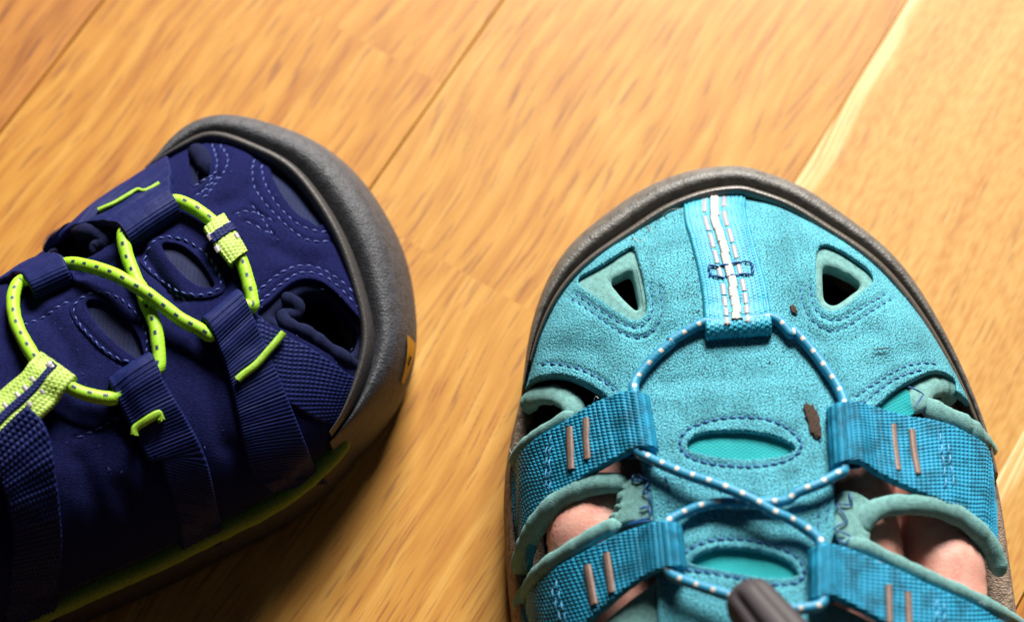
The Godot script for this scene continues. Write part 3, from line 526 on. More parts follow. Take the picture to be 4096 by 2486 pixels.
	tube(o, "elastic_cord", p3([-91.95, 46.91, 17.95, -93.5, 46.46, 16.11, -95.32, 45.7, 13.3, -97.67, 44.34, 9.09, -99.15, 42.83, 4.77, -99.8, 40.81, 0.48, -99.17, 39.26, -2.49, -96.75, 39.57, -3.3, -94.05, 39.59, -4.75, -91.53, 39.7, -5.97, -88.36, 40.76, -5.95, -83.72, 43.35, -3.97, -79.29, 44.96, -1.83, -76.1, 45.74, 0.22, -72.81, 45.65, 2.2, -69.62, 44.79, 4.42, -65.64, 43.7, 7.27, -61.98, 42.64, 8.99, -59.9, 41.83, 10.09, -59.02, 41.63, 9.5, -57.31, 41.22, 7.57, -55.11, 40.6, 4.88, -53.26, 40, 2.99, -52.04, 39.65, 2.9, -52.35, 39.53, 0.54, -53.34, 39.37, -3.03, -54.31, 39.14, -6.06, -55.7, 38.92, -9.11, -57.84, 39.01, -11.48, -60.26, 38.58, -15.25, -62.87, 38.38, -17.74, -65.78, 37.97, -19.88, -68.7, 37.32, -21.39, -70.32, 37.42, -21.04, -72.18, 38.03, -19.25, -74.54, 38.73, -16.98, -77.04, 39.28, -14.79, -78.82, 39.51, -13.49, -78.71, 40.02, -11.04, -77.57, 40.56, -7.26, -76.36, 41.05, -4.41, -75.14, 41.6, -1.55, -74.05, 41.93, 0.08, -72.96, 42.42, 3.45, -71.68, 42.86, 5.93, -70.48, 43.3, 9.24, -69.86, 43.47, 12.43, -69.42, 43.53, 15.28, -69.57, 43.59, 17.77, -71.48, 43.86, 19.38, -73.93, 44.17, 21.34, -76.36, 44.47, 23.22, -78.08, 44.7, 24.3, -81.89, 45.4, 23.92, -84.93, 46.18, 23.09, -87.3, 46.65, 21.47]), 1.36, M.cord_lime, 24, 0.2, 0.12, lime, Color(0.012, 0.018, 0.07), 3.2, 1.05, [1.5, -0.1], 0.0, 0.08)
	var tg := [[-62.76, -13.44, -61.38, -11.07, -59.89, -8.92, -58.44, -7.13, -57, -5.21], [-58.46, -18.02, -56.92, -15.3, -55.42, -12.97, -54.24, -11.14, -53.28, -9.31]]
	var tog := ribbon(o, "woven_bead", s, tg[0], tg[1], [5.3, 5.6, 5.6, 5.3], M.lime_weave, 2, 0.4, 2.6, 0.0, 0.0, 0.2, "lime woven bead with navy and white stripe", 0.7)
	var ts := [[-61.48, -11.35, -60.88, -10.49, -60.37, -9.65], [-57.02, -15.49, -56.43, -14.65, -55.93, -13.94]]
	ribbon(tog, "navy_stripe", s, ts[0], ts[1], [6.05, 6.1], M.n_web, 2, 0.3, 0.5, 0.0, 0.0, 0.2, "", 0.65)
	for d in [[[-61.77, -11.66, -61.01, -10.41], [-60.78, -12.56, -60.07, -11.31]], [[-59.91, -13.3, -59.21, -12.14], [-58.92, -14.22, -58.24, -13.03]], [[-58.17, -14.8, -57.5, -13.7], [-57.3, -15.66, -56.6, -14.53]], [[-60.1, -8.87, -59.35, -7.65], [-59.11, -9.77, -58.5, -8.54]], [[-58.38, -10.58, -57.72, -9.48], [-57.39, -11.47, -56.73, -10.36]], [[-56.52, -12.22, -55.84, -11.18], [-55.65, -13.04, -55.05, -11.99]]]:
		ribbon(tog, "white_fleck", s, d[0], d[1], [6.35, 6.35], M.reflective, 5, 0.0, 0.4, 0.0, 0.0, 0.25, "", 0.1)
	var tb := [[-92.11, 15.52, -93.66, 17.9, -94.95, 20.26, -97.48, 22.91, -99.74, 25.53, -102.23, 28.41, -104.71, 31.25], [-84.44, 20.86, -86.49, 23.88, -88.3, 26.7, -90.13, 29.23, -92.21, 31.74, -94.5, 34.75, -96.81, 37.71]]
	var tab := ribbon(o, "pull_tab", s, tb[0], tb[1], [5.6, 6.2, 6.0, 6.0, 6.2, 6.5], M.lime_weave, 2, 0.4, 1.6, 0.0, 0.0, 0.22, "lime woven pull tab with navy centre stripe", 0.2)
	var t2 := [[-89.42, 17.93, -90.96, 20.56, -92.64, 23.03, -94.93, 25.64, -97.21, 28.23, -99.69, 31.34], [-88.18, 18.89, -89.68, 21.51, -91.28, 24.1, -93.44, 26.83, -95.73, 29.39, -98.11, 32.47]]
	ribbon(tab, "navy_stripe", s, t2[0], t2[1], [6.3, 6.55, 6.5, 6.6, 6.9], M.n_web, 2, 0.3, 0.5, 0.0, 0.0, 0.2, "", 0.1)
	for d in [[[-90.6, 18.98, -89.49, 19.94], [-89.57, 17.73, -88.39, 18.79]], [[-93.37, 22.07, -92.65, 22.89], [-92.51, 21.18, -91.85, 22.01]], [[-94.58, 23.95, -93.87, 24.76], [-93.78, 23.07, -93.07, 23.89]], [[-95.96, 25.4, -95.26, 26.21], [-95.16, 24.53, -94.45, 25.34]], [[-91.24, 24.51, -90.56, 25.18], [-90.56, 23.65, -89.87, 24.31]], [[-93.53, 27.24, -92.84, 28.03], [-92.72, 26.38, -92.03, 27.17]], [[-98.01, 27.71, -97.31, 28.51], [-97.21, 26.85, -96.51, 27.65]], [[-95.58, 29.79, -94.89, 30.57], [-94.77, 28.94, -94.09, 29.72]]]:
		ribbon(tab, "white_fleck", s, d[0], d[1], [6.55, 6.55], M.reflective, 5, 0.0, 0.4, 0.0, 0.0, 0.25, "", 0.1)
	# bits of lint caught on the suede
	var lint := Geo.new()
	var rng := RandomNumberGenerator.new()
	rng.seed = 31
	for i in 90:
		var q := s.world(rng.randf_range(4.0, 80.0), rng.randf_range(-18.0, 38.0))
		var d := Vector3(rng.randfn(), 0.1, rng.randfn()).normalized()
		var b := Vector3(q.x, s.h(q.x, q.y) + 1.45, q.y)
		stitch(lint, b, b + d * rng.randf_range(0.15, 0.9), rng.randf_range(0.03, 0.07), Vector3.UP, 0.1)
	var li := commit(o, "loose_lint", lint, M.n_thread)
	li.set_meta("kind", "stuff")
	# small yellow badge moulded into the side of the toe guard
	var badge := Geo.new()
	var gp := even2(s.rim(24.0, 31.0, 0.0), 0.6)
	var gk := [0.3, 0.7, 0.98, 1.14, 1.24, 1.29, 1.28, 1.21, 1.08, 0.89, 0.64, 0.36, 0.12]
	var dot := Geo.new()
	var prof := [[7.5, 0.9], [8.2, 0.81], [8.75, 0.71], [9.2, 0.6]]
	for which in 2:
		var pts := PackedVector3Array()
		for i in 7:
			var f := i / 6.0
			var sp := 9.6 + 4.6 * f if which == 0 else 11.2 + 0.9 * f
			var t := sqrt(sp)
			var e := s.tab(s.te, t)
			var q := s.world(sp, s.tab(s.tr, t))
			var d := (s.world(sp + 1.0, s.tab(s.tr, sqrt(sp + 1.0))) - s.world(sp - 1.0, s.tab(s.tr, sqrt(sp - 1.0)))).normalized()
			var nn := Vector2(d.y, -d.x)
			for k in 4:
				var w: Array = prof[k]
				if which == 0:
					w = [lerpf(prof[k][0], 8.9, 0.75 * f), lerpf(prof[k][1], 0.66, 0.75 * f)]
				else:
					w = [8.45 + 0.1 * k, 0.77 - 0.025 * k]
				var near := 0
				for pi in gp.size():
					if gp[pi].distance_squared_to(q) < gp[near].distance_squared_to(q):
						near = pi
				var kf := float(near) / (gp.size() - 1) * (gk.size() - 1)
				var ki := mini(int(kf), gk.size() - 2)
				var wide: float = cat(gk[maxi(ki - 1, 0)], gk[ki], gk[ki + 1], gk[mini(ki + 2, gk.size() - 1)], kf - ki)
				var p: Vector2 = q + nn * (w[0] * wide + 0.75 + 0.12 * which)
				pts.append(Vector3(p.x, w[1] * e + 0.3, p.y))
		(badge if which == 0 else dot).sheet(pts, 7, 4)
	var bd := commit(o, "side_badge", badge, M.yellow, "small yellow badge with a dark dot")
	commit(bd, "badge_dot", dot, M.dark)


func patch(parent: Node3D, called: String, s: Surf, rows: Array, offs: Array, u0: float, u1: float, v0: float, v1: float, extra: float, m: Material, kind: int, amp: float, fold: float, bulge: float) -> void:
	# a stripe or mark that lies on part of a band: u along it, v across it
	var a := p2(rows[0])
	var b := p2(rows[1])
	var n := a.size()
	var ra := []
	var rb := []
	var ro := []
	var cnt := maxi(int((u1 - u0) * 40.0), 3)
	for i in cnt + 1:
		var f := clampf(lerpf(u0, u1, float(i) / cnt), 0.0, 1.0)
		var g := f * (n - 1)
		var k := mini(int(g), n - 2)
		g -= k
		var pa: Vector2 = cat(a[maxi(k - 1, 0)], a[k], a[k + 1], a[mini(k + 2, n - 1)], g)
		var pb: Vector2 = cat(b[maxi(k - 1, 0)], b[k], b[k + 1], b[mini(k + 2, n - 1)], g)
		var q := pa.lerp(pb, v0)
		ra.append_array([q.x, q.y])
		q = pa.lerp(pb, v1)
		rb.append_array([q.x, q.y])
		var o := f * (offs.size() - 1)
		var oi := mini(int(o), offs.size() - 2)
		ro.append(lerpf(offs[oi], offs[oi + 1], smoothstep(0.0, 1.0, o - oi)) + extra)
	ribbon(parent, called, s, ra, rb, ro, m, kind, amp, 0.5, 0.0, fold + extra if fold > 0.0 else 0.0, 0.2, "", bulge)


func grown(p: PackedVector2Array, f: float) -> PackedVector2Array:
	var c := Vector2.ZERO
	for q in p:
		c += q
	c /= p.size()
	var out := PackedVector2Array()
	for q in p:
		out.append(c + (q - c) * f)
	return out


func foot() -> void:
	# a foot inside the turquoise sandal: toes and forefoot in one skin, meshed as surface nets
	var b := []
	for e in [[p3([22, 25, 34, 19.2, 31.0, 49, 24, 24, 112]), 9.5, 12.2, 15.0], [p3([37, 34, 32, 37, 36, 50, 40, 35, 112]), 7.0, 8.0, 13.0], [p3([53, 36, 32, 53, 38, 50, 54, 36, 112]), 7.0, 8.0, 13.0], [p3([67, 37, 36, 67.2, 41, 54, 67, 38, 112]), 6.8, 7.4, 12.0], [p3([81.5, 32, 40, 83, 34.5, 56, 81, 34, 112]), 7.2, 8.4, 12.0]]:
		b.append([e[0][0], e[0][1], e[1], e[2]])
		b.append([e[0][1], e[0][2], e[2], e[3]])
	var lo := Vector3(1e9, 1e9, 1e9)
	var hi := -lo
	for q in b:
		for k in 2:
			lo = lo.min(q[k] - Vector3.ONE * (q[2 + k] + 2.0))
			hi = hi.max(q[k] + Vector3.ONE * (q[2 + k] + 2.0))
	var st := 1.1
	var n := Vector3i(((hi - lo) / st).ceil()) + Vector3i.ONE
	var val := PackedFloat32Array()
	val.resize(n.x * n.y * n.z)
	var noise := FastNoiseLite.new()
	noise.seed = 4
	noise.frequency = 0.16
	for z in n.z:
		for y in n.y:
			for x in n.x:
				var p := lo + Vector3(x, y, z) * st
				var d := 1e9
				for q in b:
					var ba: Vector3 = q[1] - q[0]
					var t := clampf((p - q[0]).dot(ba) / ba.length_squared(), 0.0, 1.0)
					var e: float = p.distance_to(q[0] + ba * t) - lerpf(q[2], q[3], t)
					var k := 1.2
					var hh := clampf(0.5 + 0.5 * (e - d) / k, 0.0, 1.0)
					d = lerpf(e, d, hh) - k * hh * (1.0 - hh)
				val[(z * n.y + y) * n.x + x] = d
	var g := Geo.new()
	var ids := {}
	var corner := [Vector3i(0, 0, 0), Vector3i(1, 0, 0), Vector3i(0, 1, 0), Vector3i(1, 1, 0), Vector3i(0, 0, 1), Vector3i(1, 0, 1), Vector3i(0, 1, 1), Vector3i(1, 1, 1)]
	var edges := [[0, 1], [2, 3], [4, 5], [6, 7], [0, 2], [1, 3], [4, 6], [5, 7], [0, 4], [1, 5], [2, 6], [3, 7]]
	for z in n.z - 1:
		for y in n.y - 1:
			for x in n.x - 1:
				var f := (z * n.y + y) * n.x + x
				var v := [val[f], val[f + 1], val[f + n.x], val[f + n.x + 1], val[f + n.x * n.y], val[f + n.x * n.y + 1], val[f + n.x * n.y + n.x], val[f + n.x * n.y + n.x + 1]]
				var neg := 0
				for k in v:
					neg += 1 if k < 0.0 else 0
				if neg == 0 or neg == 8:
					continue
				var sum := Vector3.ZERO
				var cnt := 0
				for e in edges:
					if (v[e[0]] < 0.0) != (v[e[1]] < 0.0):
						sum += Vector3(corner[e[0]]).lerp(Vector3(corner[e[1]]), v[e[0]] / (v[e[0]] - v[e[1]]))
						cnt += 1
				var grad := Vector3(v[1] + v[3] + v[5] + v[7] - v[0] - v[2] - v[4] - v[6], v[2] + v[3] + v[6] + v[7] - v[0] - v[1] - v[4] - v[5], v[4] + v[5] + v[6] + v[7] - v[0] - v[1] - v[2] - v[3])
				var p := lo + (Vector3(x, y, z) + sum / cnt) * st
				var cr := pow(1.0 - absf(noise.get_noise_3d(p.x * 1.1, p.y * 0.6, p.z * 2.6)), 8.0)
				ids[f] = g.add(p - grad.normalized() * (0.35 * cr + 0.15 * noise.get_noise_3dv(p * 1.5)), grad.normalized())
	for f in ids:
		var x: int = f % n.x
		var y: int = (f / n.x) % n.y
		var z: int = f / (n.x * n.y)
		for ax in 3:
			var o1: int = [n.x, n.x * n.y, 1][ax]
			var o2: int = [n.x * n.y, 1, n.x][ax]
			var step: int = [1, n.x, n.x * n.y][ax]
			if [y, z, x][ax] == 0 or [z, x, y][ax] == 0:
				continue
			if (val[f] < 0.0) != (val[f + step] < 0.0):
				if ids.has(f - o1) and ids.has(f - o2) and ids.has(f - o1 - o2):
					g.quad(ids[f], ids[f - o1], ids[f - o1 - o2], ids[f - o2])
	var o := commit(self, "bare_foot", g, M.skin)
	o.set_meta("label", "bare foot inside the turquoise sandal, toes showing through its side openings")
	o.set_meta("category", "foot")


func crumbs() -> void:
	var a := p3([56.95, 49.99, 28.18, 58.07, 51.12, 33.44, 55.66, 44.02, 4.62, 56.02, 44.42, 6.1, 71.74, 43.37, 13.55, 74.49, 42.11, 12.78, 57.48, 53.08, 42.21, 58.16, 52.93, 41.76])
	var o := lump(self, "bark_flake", (a[0] + a[1]) * 0.5, a[1] - a[0], Vector3(3.6, 0.3, 1.15), M.bark, 5, 0.4)
	o.set_meta("label", "dark brown bark flake lying on the turquoise tongue beside the right strap loop")
	o.set_meta("category", "debris")
	o = lump(self, "wood_crumb", (a[2] + a[3]) * 0.5, a[3] - a[2], Vector3(0.95, 0.22, 0.55), M.bark, 9, 0.3)
	o.set_meta("label", "tiny brown wood crumb beside the striped toe loop")
	o.set_meta("category", "debris")
	o = lump(self, "wood_splinter", (a[4] + a[5]) * 0.5, a[5] - a[4], Vector3(2.0, 0.12, 0.12), M.bark, 12, 0.2)
	o.set_meta("label", "thin brown wood splinter on the turquoise suede near its right flap")
	o.set_meta("category", "debris")


# ---------------------------------------------------------------- helpers; all lengths are millimetres until commit() scales them

const MM := 0.001

class Surf:
	# the smooth shape of a shoe's upper: for every floor point the height of the last, with seams pressed in
	var tip: Vector2
	var back: Vector2
	var lat: Vector2
	var dt: float
	var n: float
	var p: float
	var tl: Array
	var tr: Array
	var tc: Array
	var te: Array
	var x0: float
	var z0: float
	var nx: int
	var nz: int
	const ST := 0.5
	var g := PackedFloat32Array()
	var dent := {}
	func _init(t: Array, ang: float, d: float, nn: float, pp: float, l: Array, r: Array, c: Array, e: Array) -> void:
		tip = Vector2(t[0], t[1])
		back = Vector2(-cos(ang), sin(ang))
		lat = Vector2(sin(ang), cos(ang))
		dt = d; n = nn; p = pp; tl = l; tr = r; tc = c; te = e
	func tab(a: Array, t: float) -> float:
		var f := clampf(t / dt, 0.0, a.size() - 1.0001)
		var i := int(f)
		f -= i
		var p0: float = a[maxi(i - 1, 0)]
		var p1: float = a[i]
		var p2: float = a[i + 1]
		var p3: float = a[mini(i + 2, a.size() - 1)]
		return 0.5 * (2.0 * p1 + (p2 - p0) * f + (2.0 * p0 - 5.0 * p1 + 4.0 * p2 - p3) * f * f + (3.0 * p1 - p0 - 3.0 * p2 + p3) * f * f * f)
	func local(q: Vector2) -> Vector2:
		return Vector2((q - tip).dot(back), (q - tip).dot(lat))
	func world(s: float, l: float) -> Vector2:
		return tip + back * s + lat * l
	func exact(x: float, z: float) -> float:
		var q := local(Vector2(x, z))
		var t := sqrt(maxf(q.x, 0.0))
		var a := tab(tl, t)
		var b := tab(tr, t)
		var e := tab(te, t)
		var w := maxf((b - a) * 0.5, 0.5)
		var k := absf((q.y - (a + b) * 0.5) / w)
		var y := e - (k - 1.0) * w * 3.0
		if k < 1.0:
			y = e + (tab(tc, t) - e) * pow(1.0 - pow(k, n), p)
		return y + 3.0 * minf(q.x, 0.0)
	func bake(ax: float, az: float, bx: float, bz: float) -> void:
		x0 = ax; z0 = az
		nx = int((bx - ax) / ST) + 1
		nz = int((bz - az) / ST) + 1
		g.resize(nx * nz)
		var nz_ := FastNoiseLite.new()
		nz_.seed = 15
		nz_.frequency = 0.05
		nz_.fractal_octaves = 3
		for j in nz:
			for i in nx:
				g[j * nx + i] = exact(ax + i * ST, az + j * ST) + 0.45 * nz_.get_noise_2d(i * ST, j * ST)
	func press(pts: PackedVector2Array, width: float, depth: float) -> void:
		# a groove (or, with a negative depth, a ridge) along a line
		var reach := int(ceil(width * 2.2 / ST))
		var near := {}
		for q in pts:
			var ci := int((q.x - x0) / ST)
			var cj := int((q.y - z0) / ST)
			for j in range(maxi(cj - reach, 0), mini(cj + reach + 1, nz)):
				for i in range(maxi(ci - reach, 0), mini(ci + reach + 1, nx)):
					var d := Vector2(x0 + i * ST, z0 + j * ST).distance_squared_to(q)
					var k := j * nx + i
					if d < near.get(k, 1e9):
						near[k] = d
		for k in near:
			g[k] -= depth * exp(-near[k] / (width * width))
	func h(x: float, z: float) -> float:
		var fx := clampf((x - x0) / ST, 0.0, nx - 1.001)
		var fz := clampf((z - z0) / ST, 0.0, nz - 1.001)
		var i := int(fx)
		var j := int(fz)
		fx -= i
		fz -= j
		var k := j * nx + i
		return lerpf(lerpf(g[k], g[k + 1], fx), lerpf(g[k + nx], g[k + nx + 1], fx), fz)
	func nrm(x: float, z: float) -> Vector3:
		return Vector3(h(x - 0.4, z) - h(x + 0.4, z), 0.8, h(x, z - 0.4) - h(x, z + 0.4)).normalized()
	func rim(sl: float, sr: float, inset: float) -> PackedVector2Array:
		# the edge of the upper from its left side at sl, round the tip, to its right side at sr
		var out := PackedVector2Array()
		var k := 60
		for i in k + 1:
			var t := sqrt(sl) * (1.0 - float(i) / k)
			out.append(world(t * t, tab(tl, t)))
		for i in range(1, k + 1):
			var t := sqrt(sr) * float(i) / k
			out.append(world(t * t, tab(tr, t)))
		if inset != 0.0:
			var o := out.duplicate()
			for i in out.size():
				var d := (out[mini(i + 1, out.size() - 1)] - out[maxi(i - 1, 0)]).normalized()
				o[i] = out[i] + Vector2(-d.y, d.x) * inset
			return o
		return out


class Geo:
	# vertices, normals and triangles of one mesh
	var v := PackedVector3Array()
	var n := PackedVector3Array()
	var c := PackedColorArray()
	var uv := PackedVector2Array()
	var t := PackedInt32Array()
	func add(p: Vector3, q: Vector3) -> int:
		v.append(p)
		n.append(q)
		return v.size() - 1
	func tri(a: int, b: int, d: int) -> void:
		if (v[b] - v[a]).cross(v[d] - v[a]).dot(n[a] + n[b] + n[d]) > 0.0:
			t.append_array([a, d, b])
		else:
			t.append_array([a, b, d])
	func quad(a: int, b: int, d: int, e: int) -> void:
		tri(a, b, d)
		tri(a, d, e)
	func sheet(pts: PackedVector3Array, nu: int, nv: int, ring := false, hint := Vector3.UP, cols := PackedColorArray(), uvs := PackedVector2Array()) -> void:
		# a grid of nu rows of nv points; ring closes each row
		var base := v.size()
		var nn := PackedVector3Array()
		nn.resize(nu * nv)
		var sum := 0.0
		for i in nu:
			var mid := Vector3.ZERO
			if ring:
				for j in nv:
					mid += pts[i * nv + j]
				mid /= nv
			for j in nv:
				var ja := (j + nv - 1) % nv if ring else maxi(j - 1, 0)
				var jb := (j + 1) % nv if ring else mini(j + 1, nv - 1)
				var du := pts[mini(i + 1, nu - 1) * nv + j] - pts[maxi(i - 1, 0) * nv + j]
				var dv := pts[i * nv + jb] - pts[i * nv + ja]
				var q := du.cross(dv).normalized()
				nn[i * nv + j] = q
				sum += q.dot(pts[i * nv + j] - mid if ring else hint)
		var sg := -1.0 if sum < 0.0 else 1.0
		for i in nu * nv:
			v.append(pts[i])
			n.append(nn[i] * sg)
		if cols.size():
			c.append_array(cols)
		if uvs.size():
			uv.append_array(uvs)
		for i in nu - 1:
			for j in (nv if ring else nv - 1):
				var a := base + i * nv + j
				var b := base + i * nv + (j + 1) % nv
				if sg > 0.0:
					t.append_array([a, b, a + nv, b, b + nv, a + nv])
				else:
					t.append_array([a, a + nv, b, b, a + nv, b + nv])
	func cap(ring: PackedVector3Array, dir: Vector3) -> void:
		var mid := Vector3.ZERO
		for q in ring:
			mid += q
		mid /= ring.size()
		var a := add(mid + dir * 0.0, dir)
		var f := v.size()
		for q in ring:
			add(q, dir)
		for i in ring.size():
			tri(a, f + i, f + (i + 1) % ring.size())


func p2(a: Array) -> PackedVector2Array:
	var out := PackedVector2Array()
	for i in range(0, a.size(), 2):
		out.append(Vector2(a[i], a[i + 1]))
	return out


func p3(a: Array) -> PackedVector3Array:
	var out := PackedVector3Array()
	for i in range(0, a.size(), 3):
		out.append(Vector3(a[i], a[i + 1], a[i + 2]))
	return out


func cat(p0, p1, p2_, p3_, f: float):
	return 0.5 * (2.0 * p1 + (p2_ - p0) * f + (2.0 * p0 - 5.0 * p1 + 4.0 * p2_ - p3_) * f * f + (3.0 * p1 - p0 - 3.0 * p2_ + p3_) * f * f * f)


func curve2(p: PackedVector2Array, step: float, closed := false) -> PackedVector2Array:
	# a smooth line through the points, even steps along it
	var fine := PackedVector2Array()
	var m := p.size()
	for i in (m if closed else m - 1):
		var a := p[(i + m - 1) % m] if closed else p[maxi(i - 1, 0)]
		var b := p[i]
		var c := p[(i + 1) % m]
		var d := p[(i + 2) % m] if closed else p[mini(i + 2, m - 1)]
		for k in 10:
			fine.append(cat(a, b, c, d, k / 10.0))
	fine.append(p[0] if closed else p[m - 1])
	return even2(fine, step, closed)


func even2(fine: PackedVector2Array, step: float, closed := false) -> PackedVector2Array:
	var total := 0.0
	for i in fine.size() - 1:
		total += fine[i].distance_to(fine[i + 1])
	var count := maxi(int(round(total / step)), 2)
	var st := total / count
	var out := PackedVector2Array([fine[0]])
	var want := st
	var run := 0.0
	for i in fine.size() - 1:
		var l := fine[i].distance_to(fine[i + 1])
		while want <= run + l + 1e-6 and out.size() < count + 1:
			out.append(fine[i].lerp(fine[i + 1], (want - run) / maxf(l, 1e-9)))
			want += st
		run += l
	if closed and out.size() > count:
		out.remove_at(out.size() - 1)
	return out


func curve3(p: PackedVector3Array, step: float) -> PackedVector3Array:
	var fine := PackedVector3Array()
	var m := p.size()
	for i in m - 1:
		for k in 12:
			fine.append(cat(p[maxi(i - 1, 0)], p[i], p[i + 1], p[mini(i + 2, m - 1)], k / 12.0))
	fine.append(p[m - 1])
	var total := 0.0
	for i in fine.size() - 1:
		total += fine[i].distance_to(fine[i + 1])
	var count := maxi(int(round(total / step)), 2)
	var st := total / count
	var out := PackedVector3Array([fine[0]])
	var want := st
	var run := 0.0
	for i in fine.size() - 1:
		var l := fine[i].distance_to(fine[i + 1])
		while want <= run + l + 1e-6 and out.size() < count + 1:
			out.append(fine[i].lerp(fine[i + 1], (want - run) / maxf(l, 1e-9)))
			want += st
		run += l
	return out


func lift(s: Surf, p: PackedVector2Array, off: float) -> PackedVector3Array:
	var out := PackedVector3Array()
	for q in p:
		out.append(Vector3(q.x, s.h(q.x, q.y) + off, q.y))
	return out


func thing(called: String, label: String, category: String, at: Vector3) -> Node3D:
	var o := Node3D.new()
	o.name = called
	add_child(o, true)
	o.position = at * MM
	o.set_meta("label", label)
	o.set_meta("category", category)
	o.set_meta("base", at)
	return o


func commit(parent: Node3D, called: String, g: Geo, m: Material, label := "") -> MeshInstance3D:
	# one named mesh under its thing or part
	var at: Vector3 = base_of(parent)
	var arrays := []
	arrays.resize(Mesh.ARRAY_MAX)
	var v := PackedVector3Array()
	v.resize(g.v.size())
	for i in g.v.size():
		v[i] = (g.v[i] - at) * MM
		if not g.n[i].is_finite() or g.n[i].length_squared() < 0.5:
			g.n[i] = Vector3.UP
		if not v[i].is_finite():
			printerr("bad ", called)
	arrays[Mesh.ARRAY_VERTEX] = v
	arrays[Mesh.ARRAY_NORMAL] = g.n
	if g.c.size() == v.size():
		arrays[Mesh.ARRAY_COLOR] = g.c
	if g.uv.size() == v.size():
		arrays[Mesh.ARRAY_TEX_UV] = g.uv
	arrays[Mesh.ARRAY_INDEX] = g.t
	var am := ArrayMesh.new()
	am.add_surface_from_arrays(Mesh.PRIMITIVE_TRIANGLES, arrays)
	var o := MeshInstance3D.new()
	o.name = called
	o.mesh = am
	o.material_override = m
	if label:
		o.set_meta("label", label)
	o.set_meta("base", at)
	parent.add_child(o, true)
	return o


func base_of(o: Node) -> Vector3:
	return o.get_meta("base", Vector3.ZERO)


func inward(p: PackedVector2Array) -> PackedVector2Array:
	# unit normals that point into a closed outline
	var area := 0.0
	var m := p.size()
	for i in m:
		area += p[i].cross(p[(i + 1) % m])
	var sg := 1.0 if area > 0.0 else -1.0
	var out := PackedVector2Array()
	out.resize(m)
	for i in m:
		var d := (p[(i + 1) % m] - p[(i + m - 1) % m]).normalized()
		out[i] = Vector2(-d.y, d.x) * sg
	return out


func panel(parent: Node3D, called: String, s: Surf, outer: PackedVector2Array, holes: Array, off: float, thick: float, r: float, m: Material, step := 0.5, skirt := 1.2, label := "") -> MeshInstance3D:
	# a piece of sheet with a rounded cut edge and cut-outs, laid on the shoe
	var g := Geo.new()
	var loops := [outer]
	loops.append_array(holes)
	var inner := []
	for li in loops.size():
		var p: PackedVector2Array = loops[li]
		var nn := inward(p)
		if li > 0:
			for i in nn.size():
				nn[i] = -nn[i]
		var ins := PackedVector2Array()
		var rows := [[0.0, -skirt, 0.0], [0.0, 0.0, 0.0], [0.12, 0.5, 0.5], [0.45, 0.84, 1.0], [1.0, 1.0, PI / 2]]
		var k := p.size()
		var first := g.v.size()
		for row in rows:
			for i in k:
				var q: Vector2 = p[i] + nn[i] * (r * row[0])
				var up := s.nrm(q.x, q.y)
				var y: float = s.h(q.x, q.y) + off + (row[1] if row[1] < 0.0 else thick * row[1])
				g.add(Vector3(q.x, y, q.y), (Vector3(-nn[i].x, 0, -nn[i].y) * cos(row[2]) + up * sin(row[2])).normalized())
				if row[0] == 1.0:
					ins.append(q)
		for a in rows.size() - 1:
			for i in k:
				var f := first + a * k
				g.quad(f + i, f + (i + 1) % k, f + k + (i + 1) % k, f + k + i)
		inner.append(ins)
	var lo := Vector2(1e9, 1e9)
	var hi := -lo
	for q in outer:
		lo = lo.min(q)
		hi = hi.max(q)
	lo -= Vector2.ONE * 0.01
	var nx := int((hi.x - lo.x) / step) + 2
	var nz := int((hi.y - lo.y) / step) + 2
	var edge := {}
	for p in inner:
		var k: int = p.size()
		for i in k:
			var a: Vector2 = p[i]
			var b: Vector2 = p[(i + 1) % k]
			var steps := int(a.distance_to(b) / (step * 0.2)) + 1
			for e in steps:
				var q := a.lerp(b, float(e) / steps)
				edge[int((q.y - lo.y) / step) * nx + int((q.x - lo.x) / step)] = true
	var ids := {}
	for j in nz:
		var zc := lo.y + (j + 0.5) * step
		var cuts := []
		for p in inner:
			var k: int = p.size()
			for i in k:
				var a: Vector2 = p[i]
				var b: Vector2 = p[(i + 1) % k]
				if (a.y > zc) != (b.y > zc):
					cuts.append(a.x + (zc - a.y) / (b.y - a.y) * (b.x - a.x))
		cuts.sort()
		for c in range(0, cuts.size() - 1, 2):
			for i in range(int(ceil((cuts[c] - lo.x) / step - 0.5)), int(floor((cuts[c + 1] - lo.x) / step - 0.5)) + 1):
				if edge.has(j * nx + i):
					continue
				var id := []
				for d in [[0, 0], [1, 0], [1, 1], [0, 1]]:
					var key: int = (j + d[1]) * (nx + 1) + i + d[0]
					if not ids.has(key):
						var x: float = lo.x + (i + d[0]) * step
						var z: float = lo.y + (j + d[1]) * step
						ids[key] = g.add(Vector3(x, s.h(x, z) + off + thick, z), s.nrm(x, z))
					id.append(ids[key])
				g.quad(id[0], id[1], id[2], id[3])
	for key in edge:
		var i: int = key % nx
		var j: int = key / nx
		var x := lo.x + i * step
		var z := lo.y + j * step
		var cell := PackedVector2Array([Vector2(x, z), Vector2(x + step, z), Vector2(x + step, z + step), Vector2(x, z + step)])
		var pieces := Geometry2D.intersect_polygons(cell, inner[0])
		for hidx in range(1, inner.size()):
			var left := []
			for q in pieces:
				left.append_array(Geometry2D.clip_polygons(q, inner[hidx]))
			pieces.assign(left)
		for q in pieces:
			var tr := Geometry2D.triangulate_polygon(q)
			var b := g.v.size()
			for w in q:
				g.add(Vector3(w.x, s.h(w.x, w.y) + off + thick, w.y), s.nrm(w.x, w.y))
			for e in range(0, tr.size(), 3):
				g.tri(b + tr[e], b + tr[e + 1], b + tr[e + 2])
	return commit(parent, called, g, m, label)


